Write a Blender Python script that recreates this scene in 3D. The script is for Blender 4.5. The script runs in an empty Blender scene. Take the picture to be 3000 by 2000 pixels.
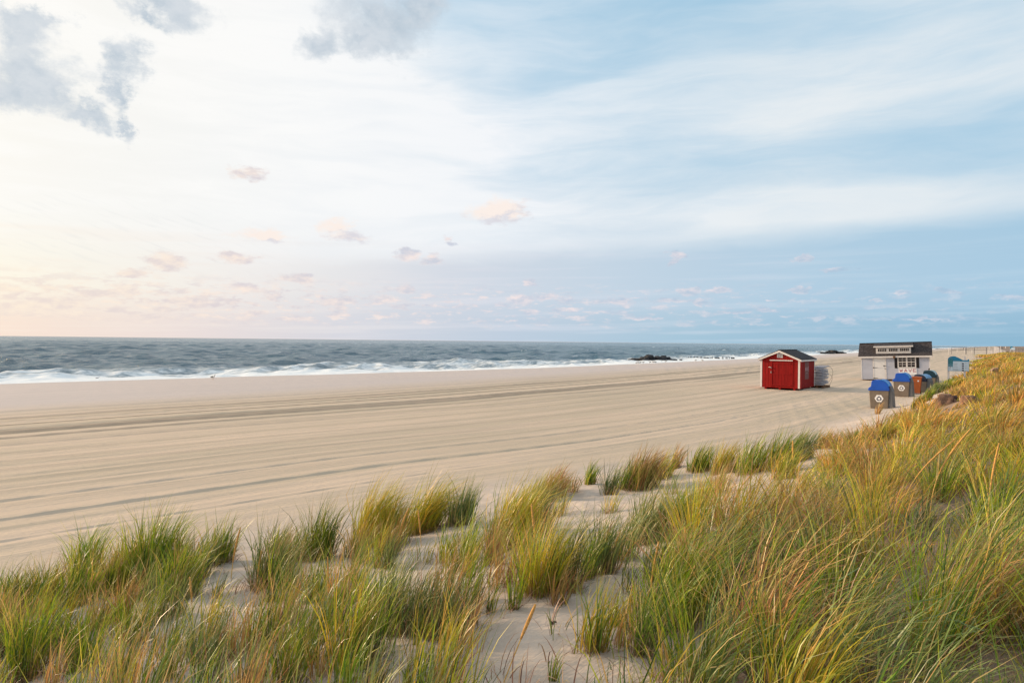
import bpy, math, random
import numpy as np
from mathutils import Matrix, Vector

# ---------------------------------------------------------------- camera, sky, sun, exposure
SC = bpy.context.scene
CAM_Z = 2.95
cam_data = bpy.data.cameras.new('camera')
cam_data.sensor_width = 36.0
cam_data.lens = 24.0
cam_data.clip_start = 0.05
cam_data.clip_end = 40000.0
cam = bpy.data.objects.new('camera', cam_data)
SC.collection.objects.link(cam)
cam.matrix_world = (Matrix.Translation((0, 0, CAM_Z)) @ Matrix.Rotation(math.radians(90) - 0.0008, 4, 'X')
                    @ Matrix.Rotation(0.0107, 4, 'Z'))
SC.camera = cam
SC.view_settings.view_transform = 'Standard'
SC.view_settings.look = 'None'
SC.view_settings.exposure = 0.0
SC.view_settings.gamma = 1.0
SC.cycles.max_bounces = 6
SC.cycles.diffuse_bounces = 3
SC.cycles.glossy_bounces = 3
SC.cycles.transmission_bounces = 4
SC.cycles.transparent_max_bounces = 8

SUN_AZ = math.radians(-68.0)      # measured from +Y towards +X
SUN_EL = math.radians(12.0)
sun_dir = Vector((math.sin(SUN_AZ) * math.cos(SUN_EL), math.cos(SUN_AZ) * math.cos(SUN_EL), math.sin(SUN_EL)))
sun_data = bpy.data.lights.new('sun', 'SUN')
sun_data.energy = 4.9
sun_data.angle = math.radians(2.5)
sun_data.color = (1.0, 0.72, 0.46)
sun = bpy.data.objects.new('sun', sun_data)
SC.collection.objects.link(sun)
sun.location = sun_dir * 60
sun.rotation_euler = sun_dir.to_track_quat('Z', 'Y').to_euler()


def lin(r, g, b):
    def f(c):
        c = c / 255.0
        return c / 12.92 if c <= 0.04045 else ((c + 0.055) / 1.055) ** 2.4
    return (f(r), f(g), f(b), 1.0)


class NB:
    """small node builder"""
    def __init__(self, nt):
        self.nt = nt

    def new(self, t, **kw):
        n = self.nt.nodes.new(t)
        for k, v in kw.items():
            setattr(n, k, v)
        return n

    def put(self, sock, v):
        if v is None:
            return
        if isinstance(v, bpy.types.NodeSocket):
            self.nt.links.new(v, sock)
        else:
            sock.default_value = v

    def m(self, op, a, b=None, c=None, clamp=False):
        n = self.new('ShaderNodeMath', operation=op)
        n.use_clamp = clamp
        self.put(n.inputs[0], a)
        self.put(n.inputs[1], b)
        self.put(n.inputs[2], c)
        return n.outputs[0]

    def v(self, op, a, b=None, c=None):
        n = self.new('ShaderNodeVectorMath', operation=op)
        self.put(n.inputs[0], a)
        if b is not None:
            self.put(n.inputs[1], b)
        if c is not None:
            self.put(n.inputs[2], c)
        return n.outputs['Value'] if op in ('LENGTH', 'DOT_PRODUCT', 'DISTANCE') else n.outputs['Vector']

    def xyz(self, x, y, z=0.0):
        n = self.new('ShaderNodeCombineXYZ')
        self.put(n.inputs[0], x); self.put(n.inputs[1], y); self.put(n.inputs[2], z)
        return n.outputs[0]

    def sep(self, v):
        n = self.new('ShaderNodeSeparateXYZ')
        self.put(n.inputs[0], v)
        return n.outputs

    def ss(self, x, lo, hi):
        n = self.new('ShaderNodeMapRange', interpolation_type='SMOOTHSTEP')
        self.put(n.inputs['Value'], x)
        self.put(n.inputs['From Min'], lo); self.put(n.inputs['From Max'], hi)
        n.inputs['To Min'].default_value = 0.0; n.inputs['To Max'].default_value = 1.0
        return n.outputs['Result']

    def noise(self, v, scale=1.0, detail=4.0, rough=0.55, dist=0.0, out='Fac'):
        n = self.new('ShaderNodeTexNoise')
        self.put(n.inputs['Vector'], v)
        n.inputs['Scale'].default_value = scale
        n.inputs['Detail'].default_value = detail
        n.inputs['Roughness'].default_value = rough
        n.inputs['Distortion'].default_value = dist
        return n.outputs[out]

    def mix(self, f, a, b, blend='MIX'):
        n = self.new('ShaderNodeMix', data_type='RGBA', blend_type=blend)
        self.put(n.inputs[0], f); self.put(n.inputs[6], a); self.put(n.inputs[7], b)
        return n.outputs[2]

    def ramp(self, f, stops, interp='LINEAR'):
        n = self.new('ShaderNodeValToRGB')
        cr = n.color_ramp
        cr.interpolation = interp
        while len(cr.elements) < len(stops):
            cr.elements.new(0.5)
        for e, (p, c) in zip(cr.elements, stops):
            e.position = p
            e.color = c
        self.put(n.inputs[0], f)
        return n.outputs[0]


def sky_at(px, py):
    """direction (azimuth, elevation) of a place in the sky, read off the photograph"""
    u = (px - 1500) / 2000.0
    v = (982 + 0.0107 * px - py) / 2000.0
    return math.atan(u), math.atan(v * math.cos(math.atan(u)))


def build_world():
    w = bpy.data.worlds.new('World')
    SC.world = w
    w.use_nodes = True
    nt = w.node_tree
    nt.nodes.clear()
    B = NB(nt)
    out = B.new('ShaderNodeOutputWorld')
    bg = B.new('ShaderNodeBackground')
    nt.links.new(bg.outputs[0], out.inputs[0])
    d = B.new('ShaderNodeTexCoord').outputs['Generated']
    x, y, z = B.sep(d)
    az = B.m('ARCTAN2', x, y)
    el = B.m('ARCSINE', z)
    P = B.xyz(az, el, 0.0)

    sky = B.new('ShaderNodeTexSky', sky_type='NISHITA')
    sky.sun_disc = False
    sky.sun_elevation = SUN_EL
    sky.sun_rotation = SUN_AZ
    sky.altitude = 0.0
    sky.air_density = 1.0
    sky.dust_density = 1.0
    sky.ozone_density = 2.0
    nish = B.v('SCALE', sky.outputs[0])
    nish.node.inputs['Scale'].default_value = 0.10

    azf = B.m('MULTIPLY_ADD', az, 1 / 1.4, 0.5)      # 0 at -0.7 rad, 1 at +0.7 rad

    def a2f(px):
        return sky_at(px, 500)[0] / 1.4 + 0.5
    low = B.ramp(azf, [(0.0, lin(255, 226, 196)), (a2f(0), lin(250, 229, 213)), (a2f(500), lin(238, 224, 219)),
                       (a2f(1000), lin(216, 217, 225)), (a2f(1500), lin(192, 207, 223)), (a2f(2000), lin(168, 199, 218)),
                       (a2f(2500), lin(153, 190, 213)), (1.0, lin(141, 183, 209))])
    mid = B.ramp(azf, [(0.0, lin(255, 246, 216)), (a2f(0), lin(254, 246, 224)), (a2f(700), lin(240, 235, 231)),
                       (a2f(1300), lin(213, 219, 229)), (a2f(1800), lin(196, 213, 228)), (a2f(2400), lin(178, 206, 226)),
                       (1.0, lin(168, 202, 225))])
    clear = B.mix(0.15, lin(168, 210, 236), nish)
    base = B.mix(B.ss(el, 0.005, 0.075), low, mid)
    base = B.mix(B.ss(el, 0.11, 0.26), base, clear)

    # thin high veil: streaked cirrus, nearly closed on the sunward side
    warp = B.noise(B.v('MULTIPLY', P, (3.0, 7.0, 1.0)), 1.0, 3.0, 0.5)
    tilt = B.m('MULTIPLY_ADD', az, -0.02, el)
    sv = B.xyz(B.m('MULTIPLY', az, 2.6), B.m('MULTIPLY_ADD', warp, 1.1, B.m('MULTIPLY', tilt, 13.0)), 3.1)
    st1 = B.noise(sv, 1.0, 6.0, 0.56, 0.4)
    sv2 = B.xyz(B.m('MULTIPLY', az, 6.0), B.m('MULTIPLY_ADD', warp, 2.0, B.m('MULTIPLY', tilt, 38.0)), 8.7)
    st2 = B.noise(sv2, 1.0, 5.0, 0.6, 0.5)
    streak = B.m('ADD', B.m('MULTIPLY', st1, 0.72), B.m('MULTIPLY', st2, 0.28))
    sunward = B.m('SUBTRACT', 1.0, B.ss(az, -0.52, 0.22))

    def hole(px, py, wx, wy, amt):
        a0, e0 = sky_at(px, py)
        k = B.v('LENGTH', B.v('MULTIPLY', B.v('SUBTRACT', P, (a0, e0, 0.0)), (2000.0 / wx, 2000.0 / wy, 0.0)))
        return B.m('MULTIPLY', B.m('SUBTRACT', 1.0, B.ss(k, 0.15, 1.25)), amt)
    veil = B.m('MULTIPLY_ADD', streak, 1.35, B.m('MULTIPLY_ADD', sunward, 0.85, -0.04))
    for h in ((1700, -10, 760, 260, -0.50), (1150, -60, 420, 170, -0.45), (2800, 390, 380, 110, -0.16), (2950, 510, 300, 70, -0.10),
              (2330, 600, 480, 60, 0.55), (2950, 150, 520, 120, 0.12), (1950, 480, 420, 110, -0.12),
              (1500, 300, 260, 80, -0.1), (2250, 350, 420, 60, 0.10), (2500, 255, 500, 60, 0.16), (2150, 420, 500, 90, 0.10),
              (1250, 650, 700, 120, 0.25)):
        veil = B.m('ADD', veil, hole(*h))
    edge = B.m('ADD', B.m('MULTIPLY_ADD', az, 0.05, 0.117), B.m('MULTIPLY', B.m('SUBTRACT', st2, 0.5), 0.035))
    above = B.ss(B.m('SUBTRACT', el, edge), -0.010, 0.026)
    left_soft = B.m('SUBTRACT', 1.0, B.ss(az, -0.5, -0.02))
    soft = B.ss(B.m('SUBTRACT', el, edge), -0.075, 0.09)
    above = B.m('ADD', B.m('MULTIPLY', above, B.m('SUBTRACT', 1.0, left_soft)), B.m('MULTIPLY', soft, left_soft))
    veil = B.m('MULTIPLY', B.m('MINIMUM', B.m('MAXIMUM', veil, 0.0), 1.0), above)
    vcol = B.ramp(azf, [(0.0, lin(254, 252, 247)), (0.25, lin(251, 251, 250)), (0.5, lin(243, 246, 250)), (0.75, lin(232, 238, 242)),
                        (1.0, lin(222, 232, 239))])
    vcol = B.mix(B.m('MULTIPLY', B.ss(B.m('ADD', B.m('MULTIPLY', st1, 0.5), B.m('MULTIPLY', st2, 0.5)), 0.60, 0.36), 0.52), vcol, B.ramp(azf, [(0.0, lin(250, 246, 236)), (0.3, lin(236, 240, 244)), (0.55, lin(219, 231, 241)), (1.0, lin(200, 222, 237))]))
    col = B.mix(veil, base, vcol)
    # faint ripples in the veil, low on the sunward side
    rip = B.noise(B.xyz(B.m('MULTIPLY', az, 24.0), B.m('MULTIPLY', B.m('MULTIPLY_ADD', az, 0.32, el), 190.0), 1.0), 1.0, 2.0, 0.5)
    ripm = B.m('MULTIPLY', B.ss(rip, 0.5, 0.75), hole(330, 690, 560, 110, 0.14))
    col = B.mix(ripm, col, lin(196, 202, 208))

    # faint streaks under the veil
    band = B.noise(B.xyz(B.m('MULTIPLY', az, 3.2), B.m('MULTIPLY', tilt, 75.0), 5.0), 1.0, 4.0, 0.55)
    bm = B.m('MULTIPLY', B.m('MULTIPLY', B.ss(band, 0.46, 0.70), 0.50), B.m('SUBTRACT', 1.0, B.ss(el, 0.10, 0.16)))
    col = B.mix(bm, col, B.ramp(azf, [(0.0, lin(255, 240, 222)), (0.5, lin(224, 226, 236)), (1.0, lin(180, 210, 229))]))

    # puffy clouds: a field of soft blobs broken up by noise
    n_lo = B.noise(B.v('MULTIPLY', P, (26.0, 60.0, 1.0)), 1.0, 6.0, 0.62)
    n_up = B.noise(B.v('MULTIPLY', B.v('ADD', P, (-0.004, 0.006, 0.0)), (26.0, 60.0, 1.0)), 1.0, 6.0, 0.62)

    def field(blobs, vec):
        best = None
        for (px, py, wx, wy, sl) in blobs:
            a0, e0 = sky_at(px, py)
            k = B.v('MULTIPLY_ADD', vec, (2000.0 / wx, 2000.0 / wy, 0.0), (-a0 * 2000.0 / wx, -e0 * 2000.0 / wy, 0.0))
            k = B.v('LENGTH', k)
            best = k if best is None else B.m('SMOOTH_MIN', best, k, 0.25)
        return best
    wob = B.v('SUBTRACT', B.noise(B.v('MULTIPLY', P, (30.0, 60.0, 1.0)), 1.0, 4.0, 0.6, 0.0, 'Color'), (0.5, 0.5, 0.5))
    wob3 = B.v('SUBTRACT', B.noise(B.v('MULTIPLY', P, (95.0, 150.0, 1.0)), 1.0, 3.0, 0.6, 0.0, 'Color'), (0.5, 0.5, 0.5))
    Q = B.v('MULTIPLY_ADD', wob, (0.052, 0.018, 0.0), B.v('MULTIPLY_ADD', wob3, (0.016, 0.008, 0.0), P))

    small = [(720, 507, 52, 17, 0), (480, 768, 55, 20, 0), (395, 800, 36, 13, 0), (690, 755, 52, 16, 0), (860, 814, 66, 19, 0),
             (310, 856, 78, 15, 0), (712, 846, 42, 15, 0), (196, 890, 60, 19, 0), (560, 882, 78, 15, 0), (490, 903, 30, 10, 0),
             (1150, 876, 64, 13, 0), (1185, 847, 28, 12, 0), (1190, 744, 36, 20, 0), (1268, 760, 34, 22, 0),
             (1312, 700, 20, 13, 0), (985, 880, 52, 12, 0), (50, 900, 62, 13, 0), (1000, 884, 40, 9, 0),
             (1981, 747, 26, 14, 0), (1966, 768, 24, 12, 0), (1553, 828, 25, 9, 0), (1517, 880, 36, 15, 0), (1610, 868, 48, 13, 0),
             (1555, 911, 33, 9, 0), (1795, 884, 52, 11, 0), (1655, 908, 42, 7, 0), (2020, 848, 42, 14, 0), (2095, 850, 48, 11, 0),
             (2050, 884, 26, 10, 0), (1970, 883, 48, 6, 0), (2350, 755, 22, 11, 0), (2346, 847, 15, 9, 0), (2257, 880, 23, 5, 0),
             (2236, 906, 27, 6, 0), (2155, 912, 42, 5, 0), (1890, 929, 64, 6, 0), (2650, 860, 18, 8, 0),
             (2765, 853, 26, 7, 0), (2570, 884, 17, 5, 0), (2970, 872, 32, 6, 0), (2440, 792, 44, 6, 0), (2720, 932, 70, 4, 0)]
    fs = field(small, Q)
    ms = B.ss(B.m('ADD', fs, B.m('MULTIPLY', B.m('SUBTRACT', n_lo, 0.5), 2.9)), 1.25, 0.45)
    # tiny far clouds just over the horizon
    tiny = B.noise(B.v('MULTIPLY', P, (34.0, 130.0, 1.0)), 1.0, 6.0, 0.65)
    tm = B.m('MULTIPLY', B.m('MULTIPLY', B.ss(B.m('ADD', tiny, B.m('MULTIPLY', B.ss(az, 0.0, -0.55), 0.05)), 0.49, 0.62), B.ss(el, 0.012, 0.03)), B.m('SUBTRACT', 1.0, B.ss(el, 0.055, 0.095)))
    tm = B.m('MULTIPLY', tm, B.m('SUBTRACT', 0.95, B.m('MULTIPLY', B.ss(az, -0.1, 0.5), 0.45)))
    ms = B.m('MULTIPLY', B.m('MAXIMUM', ms, tm), 0.92)
    litp = B.ss(B.m('SUBTRACT', n_lo, n_up), -0.20, 0.20)
    warmc = B.ramp(azf, [(0.0, lin(254, 239, 218)), (a2f(900), lin(252, 235, 225)), (a2f(1500), lin(245, 230, 229)),
                         (a2f(2200), lin(232, 224, 230)), (1.0, lin(215, 221, 232))])
    shadec = B.ramp(azf, [(0.0, lin(243, 226, 214)), (a2f(700), lin(221, 213, 217)), (a2f(1400), lin(200, 208, 223)),
                          (a2f(2200), lin(178, 199, 219)), (1.0, lin(160, 192, 217))])
    col = B.mix(ms, col, B.mix(litp, shadec, warmc))

    peach = [(1425, 622, 62, 30, 0), (1470, 612, 58, 34, 0), (1500, 632, 40, 18, 0), (985, 668, 50, 22, 0), (1005, 692, 54, 20, 0), (770, 690, 62, 17, 0),
             (800, 700, 32, 12, 0), (740, 688, 30, 9, 0)]
    fp = field(peach, Q)
    fpu = field(peach, B.v('ADD', Q, (-0.009, 0.010, 0.0)))
    mp = B.ss(B.m('ADD', fp, B.m('MULTIPLY', B.m('SUBTRACT', n_lo, 0.5), 2.9)), 1.35, 0.30)
    pl = B.ss(B.m('ADD', B.m('SUBTRACT', fpu, fp), B.m('MULTIPLY', B.m('SUBTRACT', n_lo, n_up), 2.0)), -0.40, 0.42)
    col = B.mix(B.m('MULTIPLY', mp, 0.9), col, B.mix(pl, lin(220, 217, 224), lin(253, 239, 230)))

    grey = [(90, 225, 150, 80, 0), (40, 265, 150, 55, 0), (160, 265, 70, 60, 0), (45, 95, 90, 55, 0), (110, 60, 60, 30, 0),
            (350, 195, 62, 60, 0), (352, 270, 40, 75, 0), (362, 355, 24, 50, 0), (250, 330, 90, 34, 0),
            (1120, 60, 190, 90, 0), (1210, 30, 110, 90, 0), (1080, 130, 150, 55, 0), (940, 140, 80, 60, 0),
            (490, 15, 110, 45, 0), (420, 45, 90, 30, 0)]
    wob2 = B.v('SUBTRACT', B.noise(B.v('MULTIPLY', P, (11.0, 14.0, 1.0)), 1.0, 7.0, 0.66, 0.0, 'Color'), (0.5, 0.5, 0.5))
    Q2 = B.v('MULTIPLY_ADD', wob2, (0.14, 0.11, 0.0), P)
    fg = field(grey, Q2)
    n_g = B.noise(B.v('MULTIPLY', P, (17.0, 23.0, 1.0)), 1.0, 8.0, 0.66)
    mg = B.ss(B.m('ADD', fg, B.m('MULTIPLY', B.m('SUBTRACT', n_g, 0.5), 2.6)), 1.12, 0.10)
    dens = B.m('MULTIPLY', mg, B.m('MULTIPLY_ADD', n_g, 0.5, 0.62))
    dens = B.m('MINIMUM', dens, 0.84)
    gcol = B.mix(B.ss(n_g, 0.35, 0.7), lin(204, 213, 222), lin(168, 187, 203))
    col = B.mix(dens, col, gcol)

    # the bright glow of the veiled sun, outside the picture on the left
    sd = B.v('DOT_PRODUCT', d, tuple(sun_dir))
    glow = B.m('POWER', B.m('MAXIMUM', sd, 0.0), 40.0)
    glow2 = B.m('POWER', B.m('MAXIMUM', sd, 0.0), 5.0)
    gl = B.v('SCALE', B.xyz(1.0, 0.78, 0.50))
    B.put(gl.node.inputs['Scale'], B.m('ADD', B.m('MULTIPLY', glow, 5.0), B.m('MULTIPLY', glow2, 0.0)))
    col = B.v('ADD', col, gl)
    # below the horizon: dim
    below = B.ss(z, -0.02, -0.002)
    col = B.mix(below, lin(120, 125, 125), col)
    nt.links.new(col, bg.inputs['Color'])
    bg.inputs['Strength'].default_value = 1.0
    w.cycles.sampling_method = 'MANUAL'
    w.cycles.sample_map_resolution = 1024


build_world()

# ---------------------------------------------------------------- helpers
rng = np.random.default_rng(7)
random.seed(7)


def link(o):
    SC.collection.objects.link(o)
    return o


def tag(o, label=None, cat=None, group=None, kind=None):
    if label: o['label'] = label
    if cat: o['category'] = cat
    if group: o['group'] = group
    if kind: o['kind'] = kind
    return o


def empty(name, loc=(0, 0, 0), rz=0.0):
    o = link(bpy.data.objects.new(name, None))
    o.empty_display_size = 0.1
    o.location = loc
    o.rotation_euler = (0, 0, rz)
    return o


def children(o):
    return [c for c in SC.collection.objects if c.parent is o]


def copy_tree(o, kids, parent=None):
    c = o.copy()
    link(c)
    if parent is not None:
        c.parent = parent
    for ch in kids.get(o.name, []):
        copy_tree(ch, kids, c)
    return c


def kid_map():
    k = {}
    for o in SC.collection.objects:
        if o.parent is not None:
            k.setdefault(o.parent.name, []).append(o)
    return k


class MB:
    """collects shapes and links them as one mesh"""
    def __init__(self):
        self.v = []
        self.f = []
        self.mi = []
        self.cur = 0

    def add(self, verts, faces):
        n = len(self.v)
        self.v += [tuple(p) for p in verts]
        self.f += [tuple(i + n for i in f) for f in faces]
        self.mi += [self.cur] * len(faces)
        return self

    def box(self, c, s, rot=None, taper=None):
        x, y, z = s[0] / 2, s[1] / 2, s[2] / 2
        t = taper or (1, 1)
        p = [Vector((sx * x * (t[0] if sz > 0 else 1), sy * y * (t[1] if sz > 0 else 1), sz * z)) for sz in (-1, 1) for sy in (-1, 1) for sx in (-1, 1)]
        if rot is not None:
            p = [rot @ q for q in p]
        p = [q + Vector(c) for q in p]
        return self.add(p, [(0, 2, 3, 1), (4, 5, 7, 6), (0, 1, 5, 4), (2, 6, 7, 3), (0, 4, 6, 2), (1, 3, 7, 5)])

    def b2(self, x0, x1, y0, y1, z0, z1):
        return self.box(((x0 + x1) / 2, (y0 + y1) / 2, (z0 + z1) / 2), (x1 - x0, y1 - y0, z1 - z0))

    def prism(self, prof, a0, a1, axis='y'):
        """closed outline prof (2-D points) swept from a0 to a1 along axis; y: prof is (x,z); x: prof is (y,z); z: prof is (x,y)"""
        n = len(prof)

        def P(p, a):
            return (p[0], a, p[1]) if axis == 'y' else ((a, p[0], p[1]) if axis == 'x' else (p[0], p[1], a))
        vs = [P(p, a0) for p in prof] + [P(p, a1) for p in prof]
        fs = [tuple(range(n)), tuple(range(2 * n - 1, n - 1, -1))]
        fs += [(i, i + n, (i + 1) % n + n, (i + 1) % n) for i in range(n)]
        return self.add(vs, fs)

    def tube(self, pts, r, n=6, cap=True):
        pts = [Vector(p) for p in pts]
        rs = r if isinstance(r, (list, tuple)) else [r] * len(pts)
        vs, fs = [], []
        for i, p in enumerate(pts):
            t = (pts[min(i + 1, len(pts) - 1)] - pts[max(i - 1, 0)]).normalized()
            u = t.cross(Vector((0, 0, 1)))
            if u.length < 0.05:
                u = t.cross(Vector((0, 1, 0)))
            u.normalize()
            w = t.cross(u)
            for k in range(n):
                a = 2 * math.pi * k / n
                vs.append(p + (u * math.cos(a) + w * math.sin(a)) * rs[i])
        for i in range(len(pts) - 1):
            for k in range(n):
                fs.append((i * n + k, i * n + (k + 1) % n, (i + 1) * n + (k + 1) % n, (i + 1) * n + k))
        if cap:
            fs.append(tuple(range(n - 1, -1, -1)))
            fs.append(tuple((len(pts) - 1) * n + k for k in range(n)))
        return self.add(vs, fs)

    def stroke(self, a, b, w, y, th=0.004):
        """flat bar between two (x,z) points, standing proud of the plane y"""
        a, b = Vector((a[0], 0, a[1])), Vector((b[0], 0, b[1]))
        d = (b - a).normalized()
        q = Vector((-d.z, 0, d.x)) * (w / 2)
        pr = [a + q, a - q, b - q, b + q]
        return self.prism([(p.x, p.z) for p in pr], y - th, y)

    def build(self, name, mat, parent=None, smooth=False, bevel=0.0):
        me = bpy.data.meshes.new(name)
        me.from_pydata([tuple(p) for p in self.v], [], self.f)
        mats = mat if isinstance(mat, (list, tuple)) else [mat]
        for m in mats:
            me.materials.append(m)
        me.polygons.foreach_set('material_index', self.mi)
        me.update()
        import bmesh
        bm = bmesh.new()
        bm.from_mesh(me)
        bmesh.ops.recalc_face_normals(bm, faces=bm.faces)
        bm.to_mesh(me)
        bm.free()
        o = link(bpy.data.objects.new(name, me))
        if smooth:
            me.polygons.foreach_set('use_smooth', [True] * len(me.polygons))
        if bevel > 0:
            md = o.modifiers.new('edge', 'BEVEL')
            md.width = bevel
            md.segments = 2
            md.limit_method = 'ANGLE'
        if parent is not None:
            o.parent = parent
        return o


def grid_mesh(name, X, Y, Z, mat, attrs=None, smooth=True, wrap=False):
    """mesh from 2-D arrays"""
    r, c = X.shape
    co = np.stack([X, Y, Z], -1).reshape(-1, 3).astype(np.float32)
    idx = np.arange(r * c).reshape(r, c)
    if wrap:
        nx = np.roll(idx, -1, axis=1)
        q = np.stack([idx[:-1], nx[:-1], nx[1:], idx[1:]], -1).reshape(-1, 4)
    else:
        q = np.stack([idx[:-1, :-1], idx[:-1, 1:], idx[1:, 1:], idx[1:, :-1]], -1).reshape(-1, 4)
    return quad_mesh(name, co, q, mat, attrs, smooth)


def quad_mesh(name, co, q, mat, attrs=None, smooth=True):
    me = bpy.data.meshes.new(name)
    me.vertices.add(len(co))
    me.vertices.foreach_set('co', np.ascontiguousarray(co, np.float32).ravel())
    me.loops.add(q.size)
    me.loops.foreach_set('vertex_index', np.ascontiguousarray(q, np.int32).ravel())
    me.polygons.add(len(q))
    me.polygons.foreach_set('loop_start', np.arange(0, q.size, 4, dtype=np.int32))
    me.polygons.foreach_set('loop_total', np.full(len(q), 4, np.int32))
    me.polygons.foreach_set('use_smooth', np.full(len(q), smooth, bool))
    me.materials.append(mat)
    for k, a in (attrs or {}).items():
        a = np.ascontiguousarray(a, np.float32)
        if a.ndim == 2 and a.shape[1] == 4:
            at = me.attributes.new(k, 'FLOAT_COLOR', 'POINT')
            at.data.foreach_set('color', a.ravel())
        else:
            at = me.attributes.new(k, 'FLOAT', 'POINT')
            at.data.foreach_set('value', a.ravel())
    me.update(calc_edges=True)
    me.validate()
    return link(bpy.data.objects.new(name, me))


# ---------------------------------------------------------------- materials
def new_mat(name):
    m = bpy.data.materials.new(name)
    m.use_nodes = True
    B = NB(m.node_tree)
    return m, B, m.node_tree.nodes['Principled BSDF']


def paint(name, col, rough=0.55, var=0.12, scale=3.0, spec=0.35, bump=0.0, bscale=40.0, metal=0.0, dirt=0.0, stretch=(1, 1, 1)):
    """painted or plastic surface with wear: uneven tone, grain and faint grime with a shape of its own"""
    m, B, p = new_mat(name)
    o = B.new('ShaderNodeTexCoord').outputs['Object']
    ov = B.v('MULTIPLY', o, stretch)
    n1 = B.noise(ov, scale, 5.0, 0.6)
    n2 = B.noise(ov, scale * 9, 3.0, 0.6)
    c = Vector(col[:3])
    dark = tuple(c * (1 - var)) + (1,)
    lite = tuple(min(1, t * (1 + var)) for t in c) + (1,)
    cc = B.mix(B.ss(n1, 0.3, 0.7), dark, lite)
    if dirt > 0:
        cc = B.mix(B.m('MULTIPLY', B.ss(n2, 0.5, 0.75), dirt), cc, (0.30, 0.25, 0.19, 1))
    m.node_tree.links.new(cc, p.inputs['Base Color'])
    B.put(p.inputs['Roughness'], B.m('MULTIPLY_ADD', n2, 0.2, rough - 0.1))
    p.inputs['Specular IOR Level'].default_value = spec
    p.inputs['Metallic'].default_value = metal
    if bump > 0:
        bn = B.new('ShaderNodeBump')
        bn.inputs['Strength'].default_value = bump
        bn.inputs['Distance'].default_value = 0.01
        B.put(bn.inputs['Height'], B.noise(ov, bscale, 4.0, 0.6))
        m.node_tree.links.new(bn.outputs[0], p.inputs['Normal'])
    return m


M = {}
M['red'] = paint('red_paint', (0.245, 0.006, 0.005), 0.7, 0.22, 2.2, 0.15, 0.5, 30.0, dirt=0.07, stretch=(6, 6, 0.7))
M['red_door'] = paint('red_door_paint', (0.215, 0.004, 0.004), 0.65, 0.18, 2.0, 0.15, 0.5, 30.0, stretch=(5, 5, 0.7))
M['white'] = paint('white_trim_paint', (0.64, 0.61, 0.60), 0.5, 0.06, 3.0, 0.3, dirt=0.10)
M['door_white'] = paint('white_door_paint', (0.66, 0.66, 0.67), 0.45, 0.04, 2.0, 0.35, dirt=0.06)
M['vinyl'] = paint('grey_vinyl', (0.44, 0.46, 0.54), 0.5, 0.05, 2.0, 0.3, dirt=0.08)
M['black'] = paint('black_plastic', (0.010, 0.009, 0.013), 0.5, 0.2, 4.0)
M['glass'] = paint('dark_glass', (0.018, 0.015, 0.018), 0.12, 0.2, 4.0, 0.5)
M['metal'] = paint('dull_metal', (0.45, 0.44, 0.43), 0.4, 0.15, 8.0, 0.5, metal=0.7)
M['dark_metal'] = paint('dark_metal', (0.06, 0.055, 0.055), 0.5, 0.2, 8.0, 0.4)
M['bin_blue'] = paint('blue_plastic', (0.004, 0.072, 0.42), 0.45, 0.10, 3.0, 0.35, dirt=0.05)
M['bin_blue_light'] = paint('light_blue_plastic', (0.01, 0.17, 0.52), 0.4, 0.10, 3.0, 0.4, dirt=0.05)
M['bin_faded'] = paint('faded_blue_plastic', (0.13, 0.28, 0.50), 0.5, 0.15, 6.0, 0.35, dirt=0.1)
M['bin_navy'] = paint('navy_plastic', (0.006, 0.012, 0.035), 0.5, 0.10, 3.0, 0.3)
M['bin_teal'] = paint('dark_teal_plastic', (0.003, 0.028, 0.05), 0.45, 0.10, 3.0, 0.35)
M['bin_stripe'] = paint('pale_blue_edge', (0.22, 0.36, 0.46), 0.45, 0.10, 3.0, 0.4)
M['bin_body'] = paint('grey_brown_panel', (0.155, 0.125, 0.100), 0.65, 0.14, 3.0, 0.25, 0.3, 60.0, dirt=0.12)
M['bin_side'] = paint('slate_panel', (0.10, 0.105, 0.115), 0.6, 0.12, 3.0, 0.25, dirt=0.08)
M['sticker_white'] = paint('white_sticker', (0.76, 0.76, 0.78), 0.5, 0.04, 6.0, 0.3)
M['sticker_navy'] = paint('navy_print', (0.008, 0.014, 0.04), 0.5, 0.1, 6.0, 0.3)
M['orange'] = paint('rust_orange_plastic', (0.42, 0.105, 0.025), 0.5, 0.12, 4.0, 0.35, dirt=0.08)
M['orange_dark'] = paint('brown_orange_plastic', (0.20, 0.045, 0.018), 0.55, 0.12, 4.0, 0.3)
M['sign_blue'] = paint('blue_sign_print', (0.004, 0.19, 0.36), 0.4, 0.08, 3.0, 0.4)
M['sign_teal'] = paint('teal_sign_print', (0.004, 0.15, 0.20), 0.4, 0.08, 3.0, 0.4)
M['sign_aqua'] = paint('aqua_sign_print', (0.09, 0.23, 0.30), 0.4, 0.12, 6.0, 0.4)
M['sign_pale'] = paint('pale_sign_print', (0.50, 0.62, 0.73), 0.4, 0.06, 3.0, 0.4)
M['sign_ink'] = paint('grey_sign_ink', (0.16, 0.20, 0.27), 0.5, 0.1, 3.0, 0.3)
M['pink'] = paint('pink_lettering', (0.40, 0.13, 0.17), 0.5, 0.1, 9.0, 0.3)
M['banner'] = paint('faded_red_banner', (0.17, 0.060, 0.058), 0.6, 0.12, 5.0, 0.25)
M['banner_letter'] = paint('faded_banner_lettering', (0.42, 0.27, 0.30), 0.6, 0.1, 9.0, 0.25)
M['alu'] = paint('white_painted_tube', (0.36, 0.365, 0.42), 0.45, 0.12, 6.0, 0.4, dirt=0.2)
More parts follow.
